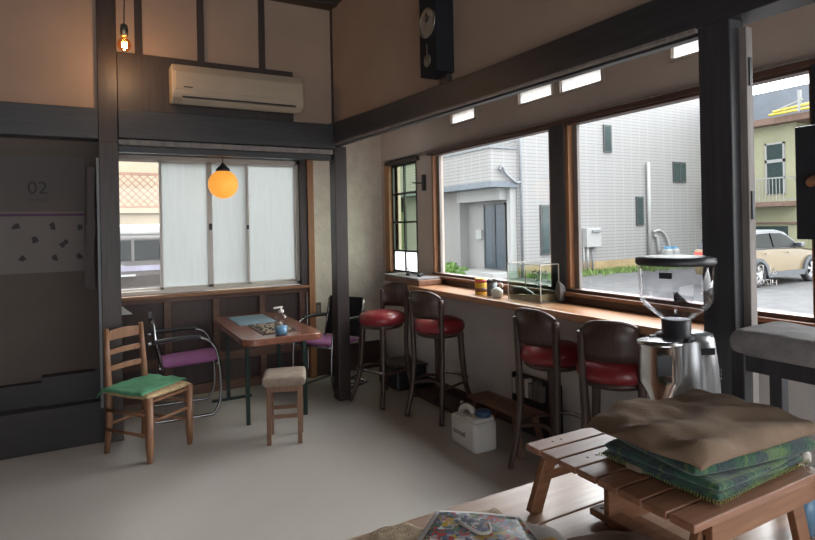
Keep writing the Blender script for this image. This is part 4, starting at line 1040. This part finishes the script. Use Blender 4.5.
sb = thing('slatted_bench', 'low dark slatted wooden bench behind the white jug', 'bench', (2.445, 3.10, 0), math.radians(2))
bm_s = []
for k in range(4): B('slat', (-0.105 + k * 0.054, -0.30, 0.245), (-0.105 + k * 0.054 + 0.045, 0.30, 0.265), 'slat_y', sb, 0.003)
for s in (-1, 1):
    for sx in (-1, 1):
        bm = nb(); bar(bm, (sx * 0.08, s * 0.20, 0.245), (sx * 0.10, s * 0.27, 0.0), 0.035, 0.03); obj('leg', bm, 'slat_y', sb)
    B('cross_rail', (-0.10, s * 0.21 - 0.015, 0.215), (0.10, s * 0.21 + 0.015, 0.245), 'slat_y', sb)
cb = thing('book_crate', 'dark crate with pale books standing against the counter wall', 'crate', (2.60, 3.02, 0))
cb.location = (2.645, 3.0, 0)
S('crate_frame', [((-0.0, -0.2, 0.26), (0.05, 0.26, 0.275)), ((0.0, -0.2, 0.0), (0.05, -0.185, 0.42)), ((0.0, 0.245, 0.0), (0.05, 0.26, 0.42)), ((0.035, -0.2, 0.0), (0.05, 0.26, 0.42))], 'black', cb)
bk = None
bcol = ['paper', 'reveal', 'beige_fabric', 'paper', 'grey_fabric', 'paper_dim', 'reveal']
blab = ['white paperback, leftmost in the dark crate', 'grey-brown book, second from left in the dark crate', 'tan book, third from left in the dark crate', 'pale book in the middle of the dark crate', 'grey book, third from right in the dark crate', 'dim ivory book, second from right in the dark crate', 'thin grey-brown book, rightmost in the dark crate']
y = 3.24
for k in range(7):
    wv = 0.03 + 0.012 * (k % 3)
    o = B('book', (2.632, y - wv, 0.275), (2.678, y, 0.385 + 0.02 * (k % 2)), bcol[k], None, 0.002)
    tag(o, blab[k], 'book', 'books in the crate under the counter'); y -= wv + 0.004
bn = thing('storage_bin', 'black storage box on the floor behind the turned bar stool', 'box', (2.50, 4.75, 0))
bn.location = (2.53, 4.72, 0)
B('bin_body', (-0.17, -0.19, 0), (0.15, 0.19, 0.20), 'black', bn, 0.02)
B('bin_lid', (-0.18, -0.20, 0.20), (0.16, 0.20, 0.222), 'blackbox', bn, 0.01)
tag(obj('power_cable', tube(nb(), catmull([(1.96, 5.0, 0.006), (2.05, 4.85, 0.006), (2.16, 4.93, 0.006), (2.10, 5.05, 0.006), (2.2, 5.2, 0.006), (2.35, 5.3, 0.006)], 8), 0.005, 6), 'black'), 'thin black cable looping on the floor behind the bar stool', 'cable')
fm = B('floor_mat', (2.45, 3.50, 0.001), (2.695, 4.45, 0.03), 'wains', None, 0.004)
tag(fm, 'dark low platform on the floor under the counter behind the stools', 'mat')

# ================================================================== WORK TABLE IN THE FOREGROUND
PT = 0.74
wt = thing('work_table', 'large pale wooden table at the bottom of the picture', 'table', (0, 0, 0))
B('tabletop', (-0.35, 0.42, PT - 0.035), (1.775, 1.095, PT), 'tabletop_work', wt, 0.003)
B('tabletop_board', (-0.35, 1.10, PT - 0.035), (1.775, 1.285, PT), 'tabletop_work', wt, 0.003)
for x in (-0.28, 1.70):
    for y in (0.48, 1.20): B('leg', (x - 0.03, y - 0.03, 0), (x + 0.03, y + 0.03, PT - 0.035), 'bench_dark', wt, 0.003)
S('apron', [((-0.28, 1.19, 0.62), (1.70, 1.21, PT - 0.035)), ((-0.28, 0.47, 0.62), (1.70, 0.49, PT - 0.035))], 'bench_dark', wt)

# slatted stand (local coordinates = world)
sd = thing('slatted_stand', 'low slatted wooden stand holding the folded blankets', 'stand', (0, 0, 0))
BT = 0.923; bx0, bx1 = 0.978, 1.445
ys = [1.155 - 0.0605 * k for k in range(8)]
for k, y in enumerate(ys): 
    o = B('slat', (bx0, y - 0.055, BT - 0.016), (bx1, y, BT), 'bench_light', sd, 0.0025)
    for x in (bx0 + 0.07, bx0 + 0.10):
        if k in (0, 2) : obj('nail_head', lathe(nb(), [(0.0035, BT), (0.0035, BT + 0.0008), (0, BT + 0.0008)], (x, y - 0.0275, 0), 10), 'black', o)
B('apron', (bx0 + 0.06, 0.680, BT - 0.062), (bx1 - 0.005, 0.696, BT - 0.017), 'bench_dark', sd, 0.002)
B('apron', (bx0 + 0.06, 1.118, BT - 0.055), (bx1 - 0.01, 1.134, BT - 0.017), 'bench_dark', sd, 0.002)
for x in (bx0 + 0.075, bx1 - 0.06): B('cross_rail', (x - 0.012, 0.697, BT - 0.045), (x + 0.012, 1.118, BT - 0.017), 'bench_dark', sd, 0.002)
for (x0, x1, y) in ((bx0 + 0.085, bx0 + 0.015, 1.145), (bx1 - 0.075, bx1 + 0.0, 1.145), (bx0 + 0.085, bx0 + 0.015, 0.712), (bx1 - 0.075, bx1 - 0.02, 0.712)):
    bm = nb(); bar(bm, (x0, y, BT - 0.018), (x1, y, PT + 0.001), 0.018, 0.042, (1, 0, 0.2)); obj('leg', bm, 'bench_dark', sd, 0.002)
for y in (1.145,): B('brace', (bx0 + 0.05, y - 0.012, 0.822), (bx1 - 0.05, y + 0.004, 0.847), 'bench_dark', sd, 0.002)
B('support_panel', (1.10, 0.99, PT + 0.002), (1.36, 1.006, BT - 0.017), 'bench_dark', sd, 0.002)
pk = thing('notched_board', 'dark notched board lying under the slatted stand', 'board', (0, 0, 0))
bm = nb(); box(bm, (1.095, 0.62, PT + 0.012), (1.145, 1.05, PT + 0.030)); obj('upper_board', bm, 'bench_dark', pk, 0.003)
bm = nb(); box(bm, (1.10, 0.60, PT + 0.001), (1.20, 0.98, PT + 0.012)); obj('lower_board', bm, 'bench_dark', pk, 0.002)
obj('peg', lathe(nb(), [(0.005, PT + 0.030), (0.005, PT + 0.0315), (0, PT + 0.0315)], (1.12, 1.03, 0), 10), 'black', pk)

# folded green plaid blankets (each a thing) and the brown one on top
def blanket(name, label, m, c, sx, sy, th, layers, rz, wr, seed, fringe=False, droop=0.0):
    t = thing(name, label, 'blanket', c, math.radians(rz))
    lt_ = th / layers
    for k in range(layers):
        j = (k % 2) * 0.006
        bm = nb(); cushion(bm, sx - j, sy - j, lt_ * 1.1, 46, 42, 12, wr * (1 if k == layers - 1 else 0.25), seed + k * 3, Matrix.Translation((0.003 * math.sin(k * 2), 0.003 * math.cos(k), k * lt_)), 7, 3.2, droop)
        obj('fold', bm, m, t)
    if fringe:
        bm = nb(); rnd = random.Random(int(seed))
        for k in range(90):
            u = k / 89
            if u < 0.5: x, y, dx, dy = -sx / 2 + u * 2 * sx, -sy / 2, 0, -1
            else: x, y, dx, dy = -sx / 2, -sy / 2 + (u - 0.5) * 2 * sy, -1, 0
            z = lt_ * (0.45 + 0.15 * math.sin(u * 9)); 
            tube(bm, [(x - dx * 0.004, y - dy * 0.004, z + 0.005), (x + dx * 0.0005, y + dy * 0.0005, z + 0.001), (x - dx * 0.0005, y - dy * 0.0005, z - 0.004)], 0.0010, 5)
        f = obj('blanket_stitch', bm, 'fringe', t); f['label'] = 'yellow-green edge stitching'
    return t
z0 = BT + 0.001
b1 = blanket('plaid_blanket', 'lower folded green plaid blanket with yellow edge stitching on the stand', 'plaid', (1.265, 0.850, z0), 0.375, 0.30, 0.036, 2, 3, 0.004, 2, True)
B('care_label', (-0.191, 0.03, 0.004), (-0.1895, 0.07, 0.016), 'beige_fabric', b1, label='small beige care label')
blanket('plaid_blanket', 'upper folded green plaid blanket directly under the brown one', 'plaid', (1.275, 0.850, z0 + 0.039), 0.38, 0.30, 0.034, 1, -9, 0.006, 8, False)
blanket('brown_blanket', 'folded soft brown blanket on top of the pile', 'brown_fabric', (1.272, 0.862, z0 + 0.076), 0.44, 0.335, 0.032, 1, -3, 0.019, 13, False, 0.014).rotation_euler[0] = -0.04

# coffee grinder
gr = thing('coffee_grinder', 'silver coffee grinder with clear bean hopper behind the blankets', 'coffee grinder', (1.60, 1.155, PT))
mt_ = Matrix.Identity(4)
obj('base_plate', prism(nb(), rrect(-0.10, 0.10, -0.11, 0.09, 0.03), 0, 0.03), 'alu', gr, 0.006)
obj('motor_body', lathe(nb(), [(0.095, 0.03), (0.092, 0.08), (0.080, 0.30), (0.070, 0.385), (0.066, 0.402), (0, 0.405)], (0.045, -0.015, 0), 40), 'alu', gr)
bm = nb()
for k in range(3):
    tube(bm, [(0.045 + 0.0835 * math.cos(a), -0.015 + 0.0835 * math.sin(a), 0.262 + k * 0.013 + 0.012 * (a + 1.2)) for a in [-1.1 + i * 0.09 for i in range(7)]], 0.003, 6)
obj('cooling_slot', bm, 'black', gr)
bm = nb(); box(bm, (-0.02, -0.004, -0.010), (0.02, 0.004, 0.010), Matrix.Translation((0.025, -0.088, 0.36)) @ Matrix.Rotation(-0.45, 4, 'Z')); obj('badge', bm, 'black', gr)
obj('collar', lathe(nb(), [(0.060, 0.385), (0.066, 0.392), (0.062, 0.402), (0.043, 0.405), (0.043, 0.447), (0.038, 0.45), (0, 0.45)], (0.0, 0, 0)), 'black', gr)
bm = nb()
for a in (0.3, 2.6, 4.2): bar(bm, (0.05 * math.cos(a), 0.05 * math.sin(a), 0.395), (0.085 * math.cos(a), 0.085 * math.sin(a), 0.395), 0.012, 0.010)
obj('adjust_lever', bm, 'black', gr, 0.002)
hp_ = obj('bean_hopper', lathe(nb(), [(0.040, 0.445), (0.046, 0.452), (0.095, 0.492), (0.106, 0.51), (0.111, 0.632), (0.107, 0.632), (0.102, 0.512), (0.091, 0.496), (0.042, 0.456), (0.037, 0.445)], (0, 0, 0), 44), 'hopper', gr)
obj('hopper_lid', lathe(nb(), [(0.113, 0.622), (0.118, 0.628), (0.116, 0.643), (0.09, 0.648), (0, 0.650)], (0, 0, 0), 40), 'black', hp_)
bm = nb()
for a in (0, 2.09, 4.19): bar(bm, (0.0, 0.0, 0.52), (0.085 * math.cos(a), 0.085 * math.sin(a), 0.495), 0.004, 0.03)
tube(bm, [(0, 0, 0.45), (0, 0, 0.535)], 0.006, 8); obj('hopper_vanes', bm, 'hopper', hp_)
bm = nb(); box(bm, (-0.018, -0.003, -0.009), (0.018, 0.003, 0.009), Matrix.Translation((-0.103, -0.042, 0.595)) @ Matrix.Rotation(-1.18, 4, 'Z')); obj('hopper_label', bm, 'black', hp_)
ds = obj('doser_chamber', lathe(nb(), [(0.022, 0.20), (0.026, 0.215), (0.058, 0.275), (0.061, 0.29), (0.061, 0.385), (0.064, 0.388), (0.064, 0.396), (0.02, 0.399), (0, 0.40)], (-0.110, -0.022, 0), 32), 'steel', gr)
bm = nb(); box(bm, (-0.022, -0.003, -0.03), (0.022, 0.003, 0.03), Matrix.Translation((-0.150, -0.067, 0.335)) @ Matrix.Rotation(-0.55, 4, 'Z')); obj('doser_window', bm, 'black', ds, 0.002)
bm = nb(); bar(bm, (-0.075, -0.05, 0.20), (-0.085, -0.09, 0.16), 0.05, 0.012); obj('dosing_fork', bm, 'steel', gr)

make_square_stool('fabric_stool', 'dark-legged stool with thick grey fabric seat at the right edge', 'grey_fabric', 'post', (1.655, 0.79, PT), 0, 0.235, 0.455, 0.036, 0.06, 0.33, 0.026)
pump_bottle('sanitizer_bottle', (1.49, 0.735, PT), 'white pump bottle with blue label right of the slatted stand', 0.225, 0.026, 0.5)

# burlap and magazine
def burl(u, v):
    x = 0.50 + u * 0.40; y = 0.80 + v * 0.45 - 0.06 * u * v
    return (x, y, PT + 0.023 + 0.017 * noise.noise(Vector((x * 9, y * 9, 2))) + 0.009 * noise.noise(Vector((x * 25, y * 22, 5))))
tag(obj('burlap_sack', sheet(nb(), burl, 40, 30, 0.012), 'burlap'), 'rumpled brown burlap cloth lying under the magazine on the table', 'cloth')
mgz = thing('magazine', 'open colourful magazine lying on the burlap at the bottom edge', 'magazine', (0, 0, 0))
def quad(bm, P4, th=0.004, n=12, w=0.004):
    a, b, c, d = [Vector(p) for p in P4]
    def fn(u, v):
        p = (a * (1 - u) + b * u) * (1 - v) + (d * (1 - u) + c * u) * v
        return (p.x, p.y, p.z + w * math.sin(u * PI) + 0.002 * noise.noise(Vector((u * 5, v * 5, 0))))
    return sheet(bm, fn, n, n, th)
mz = PT + 0.044
obj('page', quad(nb(), [(0.52, 1.03, mz), (0.83, 0.86, mz), (0.895, 1.085, mz), (0.735, 1.215, mz)], 0.0025), 'paper', mgz)
obj('printed_page', quad(nb(), [(0.53, 1.02, mz + 0.005), (0.82, 0.86, mz + 0.005), (0.885, 1.07, mz + 0.005), (0.734, 1.195, mz + 0.005)], 0.003), 'print', mgz)
obj('page', quad(nb(), [(0.82, 0.83, mz - .004), (0.91, 0.85, mz - .012), (0.945, 1.015, mz - .012), (0.87, 1.085, mz - .006)], 0.006), 'paper', mgz)
obj('yellow_page', quad(nb(), [(0.76, 0.84, mz + 0.008), (0.89, 0.85, mz + 0.004), (0.90, 0.97, mz + 0.002), (0.82, 0.97, mz + 0.008)], 0.002), 'yellow_label', mgz)
bm = nb(); tube(bm, catmull([(0.745, 1.12, mz + 0.010), (0.755, 1.06, mz + 0.011), (0.78, 1.05, mz + 0.011), (0.80, 1.08, mz + 0.010)], 6), 0.004, 6); obj('white_ribbon', bm, 'paper', mgz)
def rag(u, v):
    x = 0.95 + u * 0.36; y = 0.82 + v * 0.22 - 0.10 * u
    h = 0.024 + 0.02 * math.exp(-((u - .55) ** 2) * 9) + 0.012 * noise.noise(Vector((x * 18, y * 16, 8)))
    return (x * 0.998, y, PT + h * (0.35 + 0.65 * math.sin(PI * min(1, max(0, v)) )) )
rg = sheet(nb(), lambda u, v: (lambda p: (p[0] - 0.02, p[1] - 0.03, p[2]))(rag(u * 0.45, v)), 24, 20, 0.01)
tag(obj('brown_rag', rg, 'brown_fabric'), 'dark brown cloth heaped on the table beside the notched board', 'cloth')

# ================================================================== LIGHT
wd = bpy.data.worlds.new('world'); bpy.context.scene.world = wd; wd.use_nodes = True
nt = wd.node_tree; bg = nt.nodes['Background']
tc = nt.nodes.new('ShaderNodeTexCoord'); sp = nt.nodes.new('ShaderNodeSeparateXYZ'); nt.links.new(tc.outputs['Generated'], sp.inputs[0])
cl = noise_tex(nt, tc.outputs['Generated'], 2.0, 4)
c1 = ramp(nt, sp.outputs[2], [(0.0, (0.88, 0.90, 0.92)), (0.4, (0.97, 0.98, 1.0))])
c2 = _mix(nt, 0.15, c1, ramp(nt, cl, [(0.35, (0.7, 0.75, 0.8)), (0.65, (1, 1, 1))]))
nt.links.new(c2, bg.inputs[0]); 
nrm = nt.nodes.new('ShaderNodeVectorMath'); nrm.operation = 'DOT_PRODUCT'; nt.links.new(tc.outputs['Generated'], nrm.inputs[0]); nrm.inputs[1].default_value = Vector((0.78, 0.25, 0.57)).normalized()
mx_ = nt.nodes.new('ShaderNodeMath'); mx_.operation = 'MAXIMUM'; mx_.inputs[1].default_value = 0; nt.links.new(nrm.outputs['Value'], mx_.inputs[0])
p_ = nt.nodes.new('ShaderNodeMath'); p_.operation = 'POWER'; p_.inputs[1].default_value = 2.5; nt.links.new(mx_.outputs[0], p_.inputs[0])
ma = nt.nodes.new('ShaderNodeMath'); ma.operation = 'MULTIPLY_ADD'; ma.inputs[1].default_value = 6.5; ma.inputs[2].default_value = 1.7; nt.links.new(p_.outputs[0], ma.inputs[0])
nt.links.new(ma.outputs[0], bg.inputs[1])
def point(name, loc, e, col, r):
    l = bpy.data.lights.new(name, 'POINT'); l.energy = e; l.color = col; l.shadow_soft_size = r
    o = bpy.data.objects.new(name, l); o.location = loc; C.objects.link(o); return o
point('bulb_light', (0.19, 4.2, bz - 0.10), 2.0, (1.0, 0.62, 0.34), 0.03)

# ================================================================== CAMERA
cam = bpy.data.cameras.new('camera'); co = bpy.data.objects.new('camera', cam); C.objects.link(co)
cam.sensor_width = 36; cam.lens = 565 / 815 * 36; cam.shift_y = -44 / 815; cam.clip_start = 0.05; cam.clip_end = 200
th = math.atan(312 / 565)
co.matrix_world = Matrix.Translation((0, 0, 1.5)) @ Matrix.Rotation(-th, 4, 'Z') @ Matrix.Rotation(PI / 2, 4, 'X') @ Matrix.Rotation(-0.02, 4, 'Z')
sc = bpy.context.scene; sc.camera = co
sc.view_settings.view_transform = 'Standard'; sc.view_settings.look = 'None'; sc.view_settings.gamma = 1; sc.view_settings.exposure = 1.4
